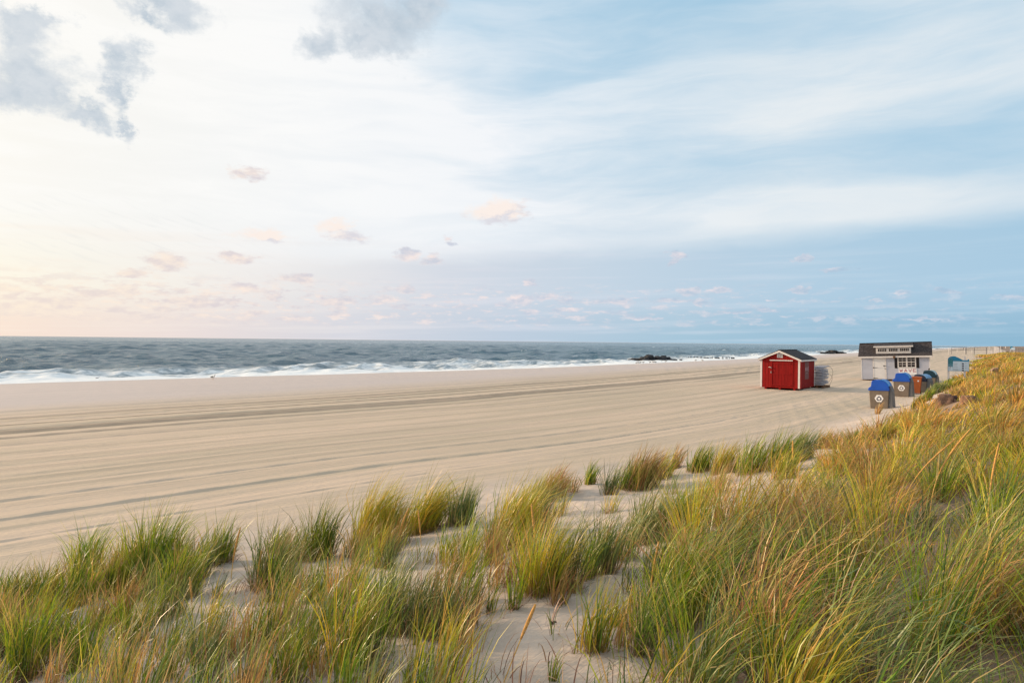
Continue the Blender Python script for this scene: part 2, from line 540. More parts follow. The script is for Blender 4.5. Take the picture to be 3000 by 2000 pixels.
M['wood'] = paint('brown_timber', (0.17, 0.095, 0.055), 0.8, 0.25, 6.0, 0.2, 0.6, 40.0, stretch=(1, 4, 4))
M['driftwood'] = paint('weathered_wood', (0.30, 0.20, 0.14), 0.85, 0.3, 8.0, 0.15, 0.8, 40.0, stretch=(5, 5, 1))
M['dark_wood'] = paint('wet_dark_timber', (0.025, 0.022, 0.025), 0.6, 0.3, 6.0, 0.3)
M['rail'] = paint('grey_fence_wood', (0.30, 0.27, 0.25), 0.8, 0.2, 6.0, 0.2)
M['net'] = paint('dark_net_tape', (0.045, 0.05, 0.075), 0.7, 0.15, 6.0, 0.2)
M['cord'] = paint('dark_cable', (0.05, 0.045, 0.045), 0.6, 0.15, 6.0, 0.2)
M['pole_white'] = paint('white_pole_paint', (0.66, 0.63, 0.62), 0.5, 0.08, 3.0, 0.3)


def mat_shingle(name, c0, c1, scale):
    m, B, p = new_mat(name)
    o = B.new('ShaderNodeTexCoord').outputs['Object']
    b = B.new('ShaderNodeTexBrick')
    b.offset = 0.5
    sx, sy, sz = B.sep(o)
    B.put(b.inputs['Vector'], B.xyz(B.m('MULTIPLY_ADD', sy, 0.0, sx), B.m('MULTIPLY', sz, 1.7), 0.0))
    b.inputs['Scale'].default_value = scale
    b.inputs['Color1'].default_value = c0
    b.inputs['Color2'].default_value = c1
    b.inputs['Mortar'].default_value = (0.006, 0.006, 0.007, 1)
    b.inputs['Mortar Size'].default_value = 0.02
    b.inputs['Brick Width'].default_value = 0.6
    b.inputs['Row Height'].default_value = 0.25
    n = B.noise(o, 9.0, 4.0, 0.7)
    m.node_tree.links.new(B.mix(B.ss(n, 0.35, 0.75), b.outputs['Color'], tuple(t * 2.2 for t in c1[:3]) + (1,)), p.inputs['Base Color'])
    p.inputs['Roughness'].default_value = 0.9
    p.inputs['Specular IOR Level'].default_value = 0.2
    bn = B.new('ShaderNodeBump')
    bn.inputs['Strength'].default_value = 0.6
    bn.inputs['Distance'].default_value = 0.02
    B.put(bn.inputs['Height'], B.noise(o, 60.0, 3.0, 0.6))
    m.node_tree.links.new(bn.outputs[0], p.inputs['Normal'])
    return m


M['shingle'] = mat_shingle('dark_shingle', (0.024, 0.021, 0.024, 1), (0.042, 0.036, 0.037, 1), 2.4)
M['shingle_plain'] = mat_shingle('charcoal_shingle', (0.028, 0.025, 0.028, 1), (0.034, 0.031, 0.034, 1), 2.4)


def mat_rock(name, c0, c1, scale, rough=0.8, bump=0.8):
    m, B, p = new_mat(name)
    o = B.new('ShaderNodeTexCoord').outputs['Object']
    n = B.noise(o, scale, 7.0, 0.65)
    m.node_tree.links.new(B.mix(B.ss(n, 0.3, 0.7), c0, c1), p.inputs['Base Color'])
    p.inputs['Roughness'].default_value = rough
    bn = B.new('ShaderNodeBump')
    bn.inputs['Strength'].default_value = bump
    bn.inputs['Distance'].default_value = 0.08
    B.put(bn.inputs['Height'], B.noise(o, scale * 2.5, 6.0, 0.65))
    m.node_tree.links.new(bn.outputs[0], p.inputs['Normal'])
    return m


M['rock_dark'] = mat_rock('wet_black_rock', (0.008, 0.009, 0.012, 1), (0.028, 0.028, 0.032, 1), 1.2)
M['rock_brown'] = mat_rock('brown_sandstone', (0.15, 0.080, 0.050, 1), (0.27, 0.150, 0.092, 1), 3.0)
M['rock_hollow'] = mat_rock('dark_brown_cavity', (0.04, 0.022, 0.02, 1), (0.09, 0.05, 0.04, 1), 4.0)


# ---------------------------------------------------------------- terrain shape
NX, NY = -0.816, 0.578      # seaward, square to the shore
SX, SY = 0.578, 0.816       # along the shore, away from the camera
SEA_Z = -1.25
TS = np.array([-60., -20, 3.3, 11.5, 18, 25, 40, 60, 100, 400])
TN = np.array([11.5, 10.8, 10.3, 8.8, 7.0, 5.6, 4.3, 3.4, 3.2, 3.2])
HS = np.array([-60., -5, 0, 10, 25, 45, 100, 170, 250, 600])
HH = np.array([1.4, 1.3, 1.26, 1.35, 1.85, 1.95, 1.75, 1.25, 0.75, 0.6])
SHS = np.array([-200., 22, 36, 55, 91, 129, 194, 326, 1000])
SHN = np.array([73., 70, 67.6, 63.8, 57.8, 56.3, 54.5, 57.5, 60.0])     # where the waterline runs
WS = np.array([-60., 0, 12, 25, 45, 100, 400])
WW = np.array([12., 11.5, 10.5, 7.5, 6.0, 5.5, 6.0])


def sn(x, y):
    return SX * x + SY * y, NX * x + NY * y


def sstep(a, b, t):
    t = np.clip((t - a) / (b - a), 0, 1)
    return t * t * (3 - 2 * t)


N_S = np.array([-10., 1.0, 3.0, 5.4, 7.0, 9.0, 12.0, 16.0, 21.0, 26.0, 31.0, 36.0, 45.0, 60.0, 100.0, 300.0])
N_N = np.array([0.5, 0.6, 1.20, 2.25, 2.35, 2.1, 2.1, 2.5, 2.3, 1.7, 1.4, 1.4, 1.7, 2.0, 2.4, 2.6])

_ph = rng.uniform(0, 6.28, (24,))


def lumps(x, y, k, i0=0):
    """cheap smooth noise, about -1..1"""
    a = np.zeros_like(x, dtype=float)
    for i in range(6):
        th = _ph[i + i0] * 3.7
        f = k * (1.0 + 0.37 * i)
        a = a + np.sin((x * np.cos(th) + y * np.sin(th)) * f + _ph[(i * 5 + i0) % 24]) / (1.0 + 0.3 * i)
    return a / 3.2


def rake_q(s, n):
    T = np.interp(s, TS, TN)
    w = 1 - sstep(10, 46, n - T * 0 + 0)
    return n - w * (T - 8.8) * 0.97


FURROWS = [(10.3, 0.022, 0.06), (11.75, 0.036, 0.065), (13.35, 0.034, 0.06), (14.7, 0.014, 0.06), (16.0, 0.020, 0.07), (17.6, 0.020, 0.08),
           (19.3, 0.032, 0.12), (21.2, 0.030, 0.16), (22.8, 0.05, 0.2), (24.2, 0.055, 0.2), (25.4, 0.05, 0.2), (27.3, 0.05, 0.2),
           (29.0, 0.04, 0.2), (31.5, 0.04, 0.25), (34.0, 0.03, 0.25), (37.5, 0.03, 0.3), (41.5, 0.03, 0.3), (46.0, 0.03, 0.4), (51.0, 0.03, 0.4), (57, 0.03, 0.4)]


def height(x, y, fine=False):
    x = np.asarray(x, float); y = np.asarray(y, float)
    s, n = sn(x, y)
    T = np.interp(s, TS, TN)
    hm = np.interp(s, HS, HH)
    W = np.interp(s, WS, WW)
    t = T - n
    z = hm * sstep(0, 1, t / W)
    dune = sstep(0, 2.0, t)
    near = 1.0 / (1.0 + (np.hypot(x, y) / 70.0) ** 3)
    z = z + dune * near * (0.10 * lumps(x, y, 0.9) + 0.05 * lumps(x, y, 2.6, 6))
    SH = np.interp(s, SHS, SHN)
    z = z - 1.25 * (np.clip(n - 30, 0, 300) / (SH - 29.5)) ** 1.35
    z = z + (1 - dune) * 0.02 * lumps(x, y, 0.25, 3)
    if fine:
        q = rake_q(s, n)
        qq = q + 0.10 * lumps(s * 0.15, q * 0, 1.0, 9)
        f = np.zeros_like(z)
        for (c, a, w) in FURROWS:
            dq = (qq - c) / (0.8 * w)
            amp = 0.72 * a * (0.85 + 0.22 * lumps(s, q * 0 + c, 0.3, int(c) % 12) + 0.25 * np.sin(s * 5.2 + 2.0 * lumps(s, q * 0, 0.9)))
            # a low spill of sand with a sharper seaward side
            f += amp * np.exp(-dq * dq) - 0.6 * amp * np.exp(-((dq + 1.6) ** 2))
        f += 0.006 * np.sin(qq * 9.0 + lumps(s * 0.1, q, 1.0) * 2.0)
        z = z + f * (1 - sstep(-0.3, 0.5, t)) * (1 - sstep(-9, -1, n - SH))
        # trodden sand round the huts and bins
        churn = np.exp(-((s - 36) / 12.0) ** 2) * np.exp(-((n - 5.8) / 2.6) ** 2)
        z = z + churn * 0.022 * (0.6 * lumps(x, y, 3.1, 4) + 0.8 * lumps(x, y, 7.3, 8) + 0.6 * lumps(x, y, 13.0, 1))
        z = z + dune * near * (0.018 * lumps(x, y, 6.0, 2) + 0.010 * lumps(x, y, 15.0, 5))
        sh = np.exp(-(((x - 18.2) / 2.6) ** 2 + ((y - 44.5) / 3.0) ** 2) ** 2)
        z = z + sh * 0.05 * (0.5 + lumps(x, y, 2.3, 7))
    return z


def ground(px, py, extra=0.0):
    """where the photograph's sight line through a pixel of the 3000 x 2000 picture meets the ground"""
    u = (px - 1500) / 2000.0
    d = (py - (982 + 0.0107 * px)) / 2000.0
    t = np.concatenate([np.arange(1.5, 60, 0.02), np.arange(60, 900, 0.5)])
    gz = height(u * t, t) + extra
    rz = CAM_Z - d * t
    hit = np.nonzero(rz <= gz)[0]
    k = hit[0] if len(hit) else len(t) - 1
    return float(u * t[k]), float(t[k]), float(gz[k] - extra)


def px_size(n_px, Y):
    return n_px * Y / 2000.0


# ---------------------------------------------------------------- sand
def mat_sand():
    m, B, p = new_mat('beach_sand')
    q = B.new('ShaderNodeAttribute', attribute_name='rake').outputs['Fac']
    s = B.new('ShaderNodeAttribute', attribute_name='along').outputs['Fac']
    n = B.new('ShaderNodeAttribute', attribute_name='seaward').outputs['Fac']
    du = B.new('ShaderNodeAttribute', attribute_name='dune').outputs['Fac']
    pos = B.new('ShaderNodeNewGeometry').outputs['Position']
    # streaks drawn out along the raking
    w1 = B.noise(B.xyz(B.m('MULTIPLY', s, 0.045), B.m('MULTIPLY', q, 0.75), 0.0), 1.0, 5.0, 0.6)
    w2 = B.noise(B.xyz(B.m('MULTIPLY', s, 0.09), B.m('MULTIPLY', q, 3.2), 4.0), 1.0, 4.0, 0.6)
    w3 = B.noise(B.xyz(B.m('MULTIPLY', s, 0.5), B.m('MULTIPLY', q, 24.0), 9.0), 1.0, 4.0, 0.65)
    dry = B.mix(B.ss(w1, 0.32, 0.68), (0.470, 0.392, 0.298, 1), (0.600, 0.475, 0.368, 1))
    dry = B.mix(B.m('MULTIPLY', B.ss(w2, 0.52, 0.72), 0.55), dry, (0.34, 0.305, 0.245, 1))
    dry = B.mix(B.m('MULTIPLY', B.ss(w3, 0.46, 0.72), 0.30), dry, (0.33, 0.29, 0.23, 1))
    # tracks of dark, damp sand and dried weed
    jit = B.m('MULTIPLY', B.m('SUBTRACT', B.noise(B.xyz(B.m('MULTIPLY', s, 0.06), 0.0, 2.0), 1.0, 3.0, 0.5), 0.5), 1.6)
    qj = B.m('ADD', q, jit)
    trk = None
    for c, wd, a in ((19.5, 0.25, 0.20), (21.4, 0.9, 0.16), (22.9, 0.35, 0.5), (24.3, 0.75, 0.75), (25.0, 0.25, 0.8), (26.4, 0.22, 0.7), (27.7, 0.30, 0.75), (28.6, 0.5, 0.6),
                     (29.9, 0.3, 0.35), (31.5, 0.8, 0.2), (12.9, 0.4, 0.10), (14.2, 0.2, 0.18), (15.4, 0.5, 0.14), (16.9, 0.35, 0.22), (18.2, 0.3, 0.16)):
        g = B.m('MULTIPLY', B.m('SUBTRACT', 1.0, B.ss(B.m('ABSOLUTE', B.m('SUBTRACT', qj, c)), wd * 0.25, wd)), a)
        trk = g if trk is None else B.m('MAXIMUM', trk, g)
    trk = B.m('MULTIPLY', trk, B.m('MULTIPLY_ADD', w2, 0.9, 0.45))
    dry = B.mix(trk, dry, (0.165, 0.145, 0.118, 1))
    weed = B.noise(B.xyz(B.m('MULTIPLY', s, 0.8), B.m('MULTIPLY', q, 9.0), 3.0), 1.0, 4.0, 0.65)
    wm = B.m('MULTIPLY', B.m('SUBTRACT', 1.0, B.ss(B.m('ABSOLUTE', B.m('SUBTRACT', qj, 24.6)), 0.1, 0.55)), B.ss(weed, 0.52, 0.62))
    wm = B.m('MULTIPLY', wm, B.ss(B.noise(B.xyz(B.m('MULTIPLY', s, 0.07), 0.0, 7.0), 1.0, 2.0, 0.5), 0.42, 0.58))
    dry = B.mix(B.m('MULTIPLY', wm, 0.95), dry, (0.10, 0.075, 0.055, 1))
    # tyre tread beside the tracks
    tread = B.m('MULTIPLY', B.ss(B.m('SINE', B.m('MULTIPLY', s, 6.0)), 0.1, 0.6), B.m('SUBTRACT', 1.0, B.ss(B.m('ABSOLUTE', B.m('SUBTRACT', qj, 26.4)), 0.06, 0.16)))
    dry = B.mix(B.m('MULTIPLY', tread, 0.45), dry, (0.17, 0.15, 0.12, 1))
    # smoother, pinker firm sand towards the water, darker where it is wet
    firm = B.ss(B.m('ADD', qj, B.m('MULTIPLY', w1, 1.0)), 28.3, 37.0)
    firmc = B.mix(B.ss(w2, 0.3, 0.7), (0.470, 0.420, 0.405, 1), (0.525, 0.462, 0.440, 1))
    c = B.mix(firm, dry, firmc)
    wet = B.ss(B.m('ADD', n, B.m('MULTIPLY', B.m('SUBTRACT', w1, 0.5), 3.0)), 62.0, 68.5)
    c = B.mix(wet, c, (0.44, 0.395, 0.385, 1))
    # dune sand with specks of straw and shell
    dn = B.noise(pos, 2.2, 5.0, 0.6)
    dunec = B.mix(B.ss(dn, 0.3, 0.7), (0.440, 0.372, 0.315, 1), (0.530, 0.450, 0.385, 1))
    c = B.mix(du, c, dunec)
    lt = B.new('ShaderNodeAttribute', attribute_name='litter_shade').outputs['Fac']  # dead litter, darkened to put the shade between clumps into the ground colour
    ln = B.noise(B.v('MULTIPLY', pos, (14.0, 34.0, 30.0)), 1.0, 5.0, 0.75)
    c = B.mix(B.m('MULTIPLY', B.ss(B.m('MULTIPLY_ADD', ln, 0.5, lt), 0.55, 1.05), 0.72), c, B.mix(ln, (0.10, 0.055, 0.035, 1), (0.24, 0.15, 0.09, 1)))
    fine = B.noise(pos, 55.0, 3.0, 0.7)
    c = B.mix(B.m('MULTIPLY', B.ss(fine, 0.62, 0.72), 0.35), c, (0.24, 0.19, 0.15, 1))
    m.node_tree.links.new(c, p.inputs['Base Color'])
    B.put(p.inputs['Roughness'], B.m('MULTIPLY_ADD', wet, -0.45, 0.95))
    p.inputs['Specular IOR Level'].default_value = 0.2
    b1 = B.new('ShaderNodeBump')
    b1.inputs['Strength'].default_value = 0.55
    b1.inputs['Distance'].default_value = 0.05
    hh = B.m('ADD', B.m('MULTIPLY', w3, 0.9), B.m('MULTIPLY', w2, 1.2))
    hh = B.m('ADD', B.m('MULTIPLY', hh, B.m('SUBTRACT', 1.0, B.m('MULTIPLY', wet, 0.9))), B.m('MULTIPLY', B.noise(pos, 9.0, 6.0, 0.68), 0.85))
    hh = B.m('ADD', hh, B.m('MULTIPLY', B.noise(pos, 70.0, 2.0, 0.6), 0.10))
    B.put(b1.inputs['Height'], hh)
    m.node_tree.links.new(b1.outputs[0], p.inputs['Normal'])
    return m


def radii(r0, r1, k, lo, hi=1e9):
    out = [r0]
    while out[-1] < r1:
        r = out[-1]
        out.append(r + min(hi, max(lo, k * r * r)))
    return np.array(out)


def build_sand():
    r = radii(0.5, 70, 0.00026, 0.030)
    far = np.geomspace(r[-1] * 1.012, 26000, 110)
    r = np.concatenate([[0.05], r, far])
    a_f = np.linspace(-0.95, 0.95, 760)
    a_b = np.linspace(0.95, 2 * math.pi - 0.95, 120)[1:-1]
    a = np.concatenate([a_f, a_b])
    R, A = np.meshgrid(r, a, indexing='ij')
    X, Y = R * np.sin(A), R * np.cos(A)
    Z = height(X, Y, True)
    s, n = sn(X, Y)
    T = np.interp(s, TS, TN)
    Z = np.maximum(Z, -9.0)
    attrs = {'rake': rake_q(s, n).ravel(), 'along': s.ravel(), 'seaward': (n + 69 - np.interp(s, SHS, SHN)).ravel(), 'dune': sstep(-0.4, 0.9, T - n).ravel(),
             'litter_shade': sstep(-0.2, 0.9, np.interp(s, N_S, N_N) - n - 6 * sstep(120, 170, s) + 0.35 * lumps(X, Y, 1.1, 10)).ravel()}
    o = grid_mesh('sand_beach', X, Y, Z, mat_sand(), attrs, True, True)
    tag(o, 'pale raked beach rising into sandy dunes', 'beach', kind='structure')


build_sand()


# ---------------------------------------------------------------- sea
def mat_sea():
    m, B, p = new_mat('sea_water')
    nt = m.node_tree
    n = B.new('ShaderNodeAttribute', attribute_name='seaward').outputs['Fac']
    s = B.new('ShaderNodeAttribute', attribute_name='along').outputs['Fac']
    hg = B.new('ShaderNodeAttribute', attribute_name='crest').outputs['Fac']
    pos = B.new('ShaderNodeNewGeometry').outputs['Position']
    v = B.xyz(s, n, 0.0)
    big = B.noise(B.v('MULTIPLY', v, (0.03, 0.05, 1.0)), 1.0, 3.0, 0.5)
    body = B.mix(B.ss(big, 0.35, 0.65), (0.050, 0.130, 0.190, 1), (0.078, 0.158, 0.208, 1))
    # surf
    f1 = B.noise(B.v('MULTIPLY', v, (0.16, 0.34, 1.0)), 1.0, 6.0, 0.62, 0.6)
    f2 = B.noise(B.v('MULTIPLY', v, (0.9, 1.6, 1.0)), 1.0, 5.0, 0.65, 0.4)
    f0 = B.noise(B.v('MULTIPLY', v, (0.035, 0.09, 1.0)), 1.0, 3.0, 0.5)
    reach = B.m('MULTIPLY_ADD', f0, 24.0, 86.0)          # outer edge of the white water
    zone = B.m('SUBTRACT', 1.0, B.ss(B.m('SUBTRACT', n, reach), -13.0, 7.0))
    swash = B.m('SUBTRACT', 1.0, B.ss(n, 71.0, 79.0))
    amt = B.m('ADD', B.m('MULTIPLY', zone, 0.51), B.m('MULTIPLY', swash, 0.50))
    pat = B.m('ADD', B.m('MULTIPLY', f1, 0.62), B.m('MULTIPLY', f2, 0.38))
    foam = B.ss(B.m('ADD', pat, amt), 0.88, 1.12)
    # small white horses out at sea
    caps = B.m('MULTIPLY', B.ss(hg, 0.62, 0.90), B.ss(B.noise(B.v('MULTIPLY', v, (0.10, 0.22, 1.0)), 1.0, 5.0, 0.7), 0.60, 0.70))
    foam = B.m('MAXIMUM', foam, B.m('MULTIPLY', caps, 0.75))
    thin = B.m('MULTIPLY', B.ss(B.m('ADD', pat, B.m('MULTIPLY', zone, 0.45)), 0.72, 1.0), 0.35)
    foam = B.m('MAXIMUM', foam, thin)
    nt.links.new(body, p.inputs['Base Color'])
    p.inputs['Roughness'].default_value = 0.22
    p.inputs['IOR'].default_value = 1.333
    p.inputs['Specular IOR Level'].default_value = 0.46
    bn = B.new('ShaderNodeBump')
    bn.inputs['Strength'].default_value = 1.0
    bn.inputs['Distance'].default_value = 0.8
    r1 = B.noise(B.v('MULTIPLY', v, (0.42, 0.85, 1.0)), 1.0, 6.0, 0.66, 0.3)
    r2 = B.noise(B.v('MULTIPLY', v, (1.6, 2.6, 1.0)), 1.0, 4.0, 0.6)
    B.put(bn.inputs['Height'], B.m('ADD', B.m('MULTIPLY', r1, 1.6), B.m('MULTIPLY', r2, 0.35)))
    nt.links.new(bn.outputs[0], p.inputs['Normal'])
    fb = B.new('ShaderNodeBsdfDiffuse')
    fcol = B.mix(B.ss(f2, 0.3, 0.7), (0.70, 0.76, 0.80, 1), (0.88, 0.88, 0.88, 1))  # bluish low spots put the shading of the foam's troughs into its colour
    nt.links.new(fcol, fb.inputs['Color'])
    b2 = B.new('ShaderNodeBump')
    b2.inputs['Strength'].default_value = 0.9
    b2.inputs['Distance'].default_value = 0.35
    B.put(b2.inputs['Height'], pat)
    nt.links.new(b2.outputs[0], fb.inputs['Normal'])
    mx = B.new('ShaderNodeMixShader')
    B.put(mx.inputs[0], foam)
    nt.links.new(p.outputs[0], mx.inputs[1])
    nt.links.new(fb.outputs[0], mx.inputs[2])
    out = [q for q in nt.nodes if q.type == 'OUTPUT_MATERIAL'][0]
    nt.links.new(mx.outputs[0], out.inputs['Surface'])
    return m


def build_sea():
    g = np.random.default_rng(21)
    r = [44.0]
    while r[-1] < 26000:
        q = r[-1]
        r.append(q + max(0.55, 0.0045 * q if q < 700 else 0.03 * q))
    r = np.array(r)
    a = np.linspace(-1.15, 1.0, 1150)
    R, A = np.meshgrid(r, a, indexing='ij')
    X, Y = R * np.sin(A), R * np.cos(A)
    s, n = sn(X, Y)
    n = n + 69 - np.interp(s, SHS, SHN)
    dep = sstep(66, 84, n)
    Z = np.zeros_like(X); DX = np.zeros_like(X); DY = np.zeros_like(X)
    wind = math.atan2(-NY, -NX)
    for i in range(70):
        L = 2.6 * (32.0 / 2.6) ** g.random()
        th = wind + g.normal(0, 0.75)
        k = 2 * math.pi / L
        amp = 0.0105 * L ** 0.66 * g.uniform(0.5, 1.2)
        ph = g.uniform(0, 6.28)
        arg = k * (X * math.cos(th) + Y * math.sin(th)) + ph
        fade = np.clip((L / 2.5) / np.maximum(0.0045 * R, 0.6) - 0.6, 0, 1)      # drop waves finer than the grid
        Z += amp * fade * np.cos(arg)
        DX -= 0.85 * amp * fade * np.sin(arg) * math.cos(th)
        DY -= 0.85 * amp * fade * np.sin(arg) * math.sin(th)
    crest = np.clip(0.5 + Z / 1.1, 0, 1)
    # long swell lines rearing up before the beach, then the bores of white water
    wob = 3.5 * lumps(s, n * 0, 0.045, 3) + 1.5 * lumps(s, n * 0, 0.16, 7)
    for (c, hgt, w, i0) in ((101, 0.14, 2.2, 1), (90, 0.34, 1.6, 5), (83, 0.24, 1.3, 9), (77, 0.13, 1.1, 6)):
        d = n - (c + wob * (1 if c > 80 else 0.6) + 2 * lumps(s, n * 0, 0.03, i0))
        a_ = hgt * np.clip(0.55 + 0.75 * lumps(s, n * 0, 0.16, i0 + 3), 0.0, 1.3)
        Z += a_ * np.where(d < 0, np.exp(-(d / (w * 0.55)) ** 2), np.exp(-(d / (w * 1.7)) ** 2))
    surf = np.exp(-((n - 82) / 11.0) ** 2)
    Z += surf * (0.10 * lumps(X, Y, 0.9, 2) + 0.07 * lumps(X, Y, 2.1, 11))
    Z *= dep * 0.95 + 0.05
    X2 = X + DX * dep; Y2 = Y + DY * dep
    Zf = SEA_Z + Z - R * R / (2 * 6371000.0) * 0.5 * (R < 9000) - (R >= 9000) * (R * R / (2 * 6371000.0) * 0.5)
    # lace edge of the last wave on the sand
    edge = 1.3 * lumps(s, n * 0, 0.10, 3) + 0.6 * lumps(s, n * 0, 0.33, 8)
    run = np.clip(1 - np.abs(n - (69.5 + edge)) / 4.0, 0, 1)
    Zf += 0.05 * run
    keep = n > 58
    attrs = {'seaward': (n - edge * (1 - dep)).ravel(), 'along': s.ravel(), 'crest': crest.ravel()}
    rr, cc = X.shape
    idx = np.arange(rr * cc).reshape(rr, cc)
    q = np.stack([idx[:-1, :-1], idx[:-1, 1:], idx[1:, 1:], idx[1:, :-1]], -1).reshape(-1, 4)
    kq = keep.ravel()[q].any(axis=1)
    q = q[kq]
    used = np.unique(q)
    remap = -np.ones(rr * cc, np.int64); remap[used] = np.arange(len(used))
    co = np.stack([X2, Y2, Zf], -1).reshape(-1, 3)[used]
    o = quad_mesh('sea_water', co, remap[q], mat_sea(), {k: v_[used] for k, v_ in attrs.items()}, True)
    tag(o, 'grey blue ocean with white surf along the beach', 'sea', kind='structure')


build_sea()

# ---------------------------------------------------------------- huts
RZ = math.radians(-37.8)


def letters(mb, word, x0, z0, w, h, gap, sw, y):
    G = {'W': [((0, 1), (.25, 0)), ((.25, 0), (.5, .8)), ((.5, .8), (.75, 0)), ((.75, 0), (1, 1))],
         'A': [((0, 0), (.5, 1)), ((.5, 1), (1, 0)), ((.22, .3), (.78, .3))],
         'V': [((0, 1), (.5, 0)), ((.5, 0), (1, 1))],
         'E': [((0, 0), (0, 1)), ((0, 1), (1, 1)), ((0, .5), (.85, .5)), ((0, 0), (1, 0))]}
    x = x0
    k = 0
    for ch in word:
        for a, b in G[ch]:
            mb.stroke((x + a[0] * w, z0 + a[1] * h), (x + b[0] * w, z0 + b[1] * h), sw, y - 0.0004 * k, 0.004)
            k += 1
        x += w + gap


def red_hut():
    t = empty('beach_hut', (18.24, 45.1, 0.0), RZ)
    tag(t, 'small red hut with white trim and closed front door', 'hut')
    hw, hd, z0, ze, zp = 1.22, 1.73, 0.13, 1.98, 2.50
    b = MB()
    # front and back with grooved boards, sides
    for y0, y1 in ((-hd, -hd + 0.03), (hd - 0.03, hd)):
        b.prism([(-hw, z0), (hw, z0), (hw, ze), (0, zp), (-hw, ze)], y0, y1)
    for k in range(12):
        x = -hw + 0.1 + k * 0.203
        zt = ze + (zp - ze) * (1 - abs(x) / hw)
        b.b2(x + 0.012, x + 0.191, -hd - 0.008, -hd + 0.001, z0 + 0.004, zt - 0.05)
    for sx in (-1, 1):
        b.b2(min(sx * hw, sx * (hw - 0.03)), max(sx * hw, sx * (hw - 0.03)), -hd + 0.03, hd - 0.03, z0, ze)
        for k in range(17):
            y = -hd + 0.05 + k * 0.2
            b.b2(min(sx * (hw - .001), sx * (hw + .008)), max(sx * (hw - .001), sx * (hw + .008)), y + 0.012, y + 0.188, z0 + 0.004, ze - 0.05)
    b.build('wall', M['red'], t)
    ov, so, th = 0.16, 0.13, 0.045
    sl = (zp - ze) / hw
    rb = MB()
    for sx in (-1, 1):
        rb.prism([(0, zp + 0.02), (0, zp + 0.02 + th), (sx * (hw + so), ze - sl * so + 0.02 + th), (sx * (hw + so), ze - sl * so + 0.02)], -hd - ov, hd + 0.1)
    rb.b2(-0.09, 0.09, -hd - ov + 0.003, hd + 0.097, zp + th + 0.002, zp + th + 0.034)
    rb.build('roof', M['shingle_plain'], t)
    f = MB()
    yb = -hd - ov
    for sx in (-1, 1):   # barge boards, then the eaves boards
        f.prism([(0, zp + 0.022), (0, zp - 0.10), (sx * (hw + so), ze - sl * so - 0.085), (sx * (hw + so), ze - sl * so + 0.022)], yb - 0.025, yb)
        f.b2(min(sx * (hw + so - .03), sx * (hw + so)), max(sx * (hw + so - .03), sx * (hw + so)), yb + 0.001, hd + 0.1, ze - sl * so - 0.085, ze - sl * so + 0.018)
    f.build('fascia', M['white'], t)
    for sx in (-1, 1):
        for sy in (-1, 1):
            c = MB()
            x0, x1 = sorted((sx * (hw - 0.10), sx * (hw + 0.018)))
            c.b2(x0, x1, min(sy * hd, sy * (hd + 0.02)), max(sy * hd, sy * (hd + 0.02)), z0 + 0.01, ze - 0.02)
            x0, x1 = sorted((sx * hw, sx * (hw + 0.018)))
            y0, y1 = sorted((sy * (hd - 0.06), sy * (hd - 0.001)))
            c.b2(x0, x1, y0, y1, z0 + 0.01, ze - 0.03)
            c.build('corner_trim', M['white'], t)
    g = MB()
    g.b2(-0.175, 0.175, -hd - 0.03, -hd - 0.006, 2.055, 2.375)
    gv = g.build('gable_vent', M['white'], t)
    s = MB()
    for k in range(7):
        s.box((0, -hd - 0.034, 2.085 + 0.043 * k), (0.26, 0.012, 0.03), Matrix.Rotation(0.5, 3, 'X'))
    s.build('louvre', paint('grey_louvre', (0.50, 0.47, 0.49), 0.5), gv)
    # door: a red slab in a red frame under a white drip board
    d = MB()
    d.b2(-0.46, 0.70, -hd - 0.022, -hd - 0.0085, 0.25, 1.74)
    for k in range(6):
        d.b2(-0.455 + 0.193 * k + 0.008, -0.455 + 0.193 * (k + 1) - 0.008, -hd - 0.028, -hd - 0.0225, 0.255, 1.735)
    for z in (0.30, 1.02, 1.69):
        d.b2(-0.44, 0.69, -hd - 0.046, -hd - 0.0285, z - 0.045, z + 0.045)
    door = d.build('door', M['red_door'], t)
    fr = MB()
    fr.b2(-0.58, -0.47, -hd - 0.05, -hd - 0.0085, 0.2, 1.80)
    fr.b2(0.705, 0.80, -hd - 0.03, -hd - 0.0085, 0.2, 1.80)
    fr.b2(-0.58, 0.80, -hd - 0.03, -hd - 0.0085, 1.801, 1.858)
    fr.build('door_frame', M['red_door'], door)
    dc = MB()
    dc.prism([(-hd - 0.10, 1.86), (-hd - 0.10, 1.90), (-hd - 0.0085, 1.925), (-hd - 0.0085, 1.86)], -0.62, 0.80, 'x')
    dc.build('drip_board', M['white'], t)
    h = MB()
    h.tube([(-0.68, -hd - 0.05, 1.43), (-0.60, -hd - 0.075, 1.445), (-0.54, -hd - 0.08, 1.43), (-0.52, -hd - 0.075, 1.36)], 0.026, 8)
    h.build('handle', M['metal'], door, True)
    pk = MB()
    pk.box((-0.535, -hd - 0.07, 1.10), (0.05, 0.03, 0.07))
    pk.tube([(-0.553, -hd - 0.07, 1.13), (-0.553, -hd - 0.07, 1.17), (-0.535, -hd - 0.07, 1.19), (-0.517, -hd - 0.07, 1.17), (-0.517, -hd - 0.07, 1.13)], 0.008, 6)
    pk.build('padlock', M['metal'], door)
    for x in (-0.9, 0.0, 0.9):
        k = MB()
        k.b2(x - 0.06, x + 0.06, -hd - 0.02, hd, -0.12, z0 - 0.005)
        k.build('skid', M['red_door'], t)
    # faded banner on the side wall
    bn = MB()
    bn.b2(hw + 0.009, hw + 0.016, -0.62, 0.30, 0.68, 1.78)
    bo = bn.build('banner', M['banner'])
    bo.location = t.location; bo.rotation_euler = t.rotation_euler
    tag(bo, 'faded banner with pale WAVE lettering on the red hut side wall', 'banner')
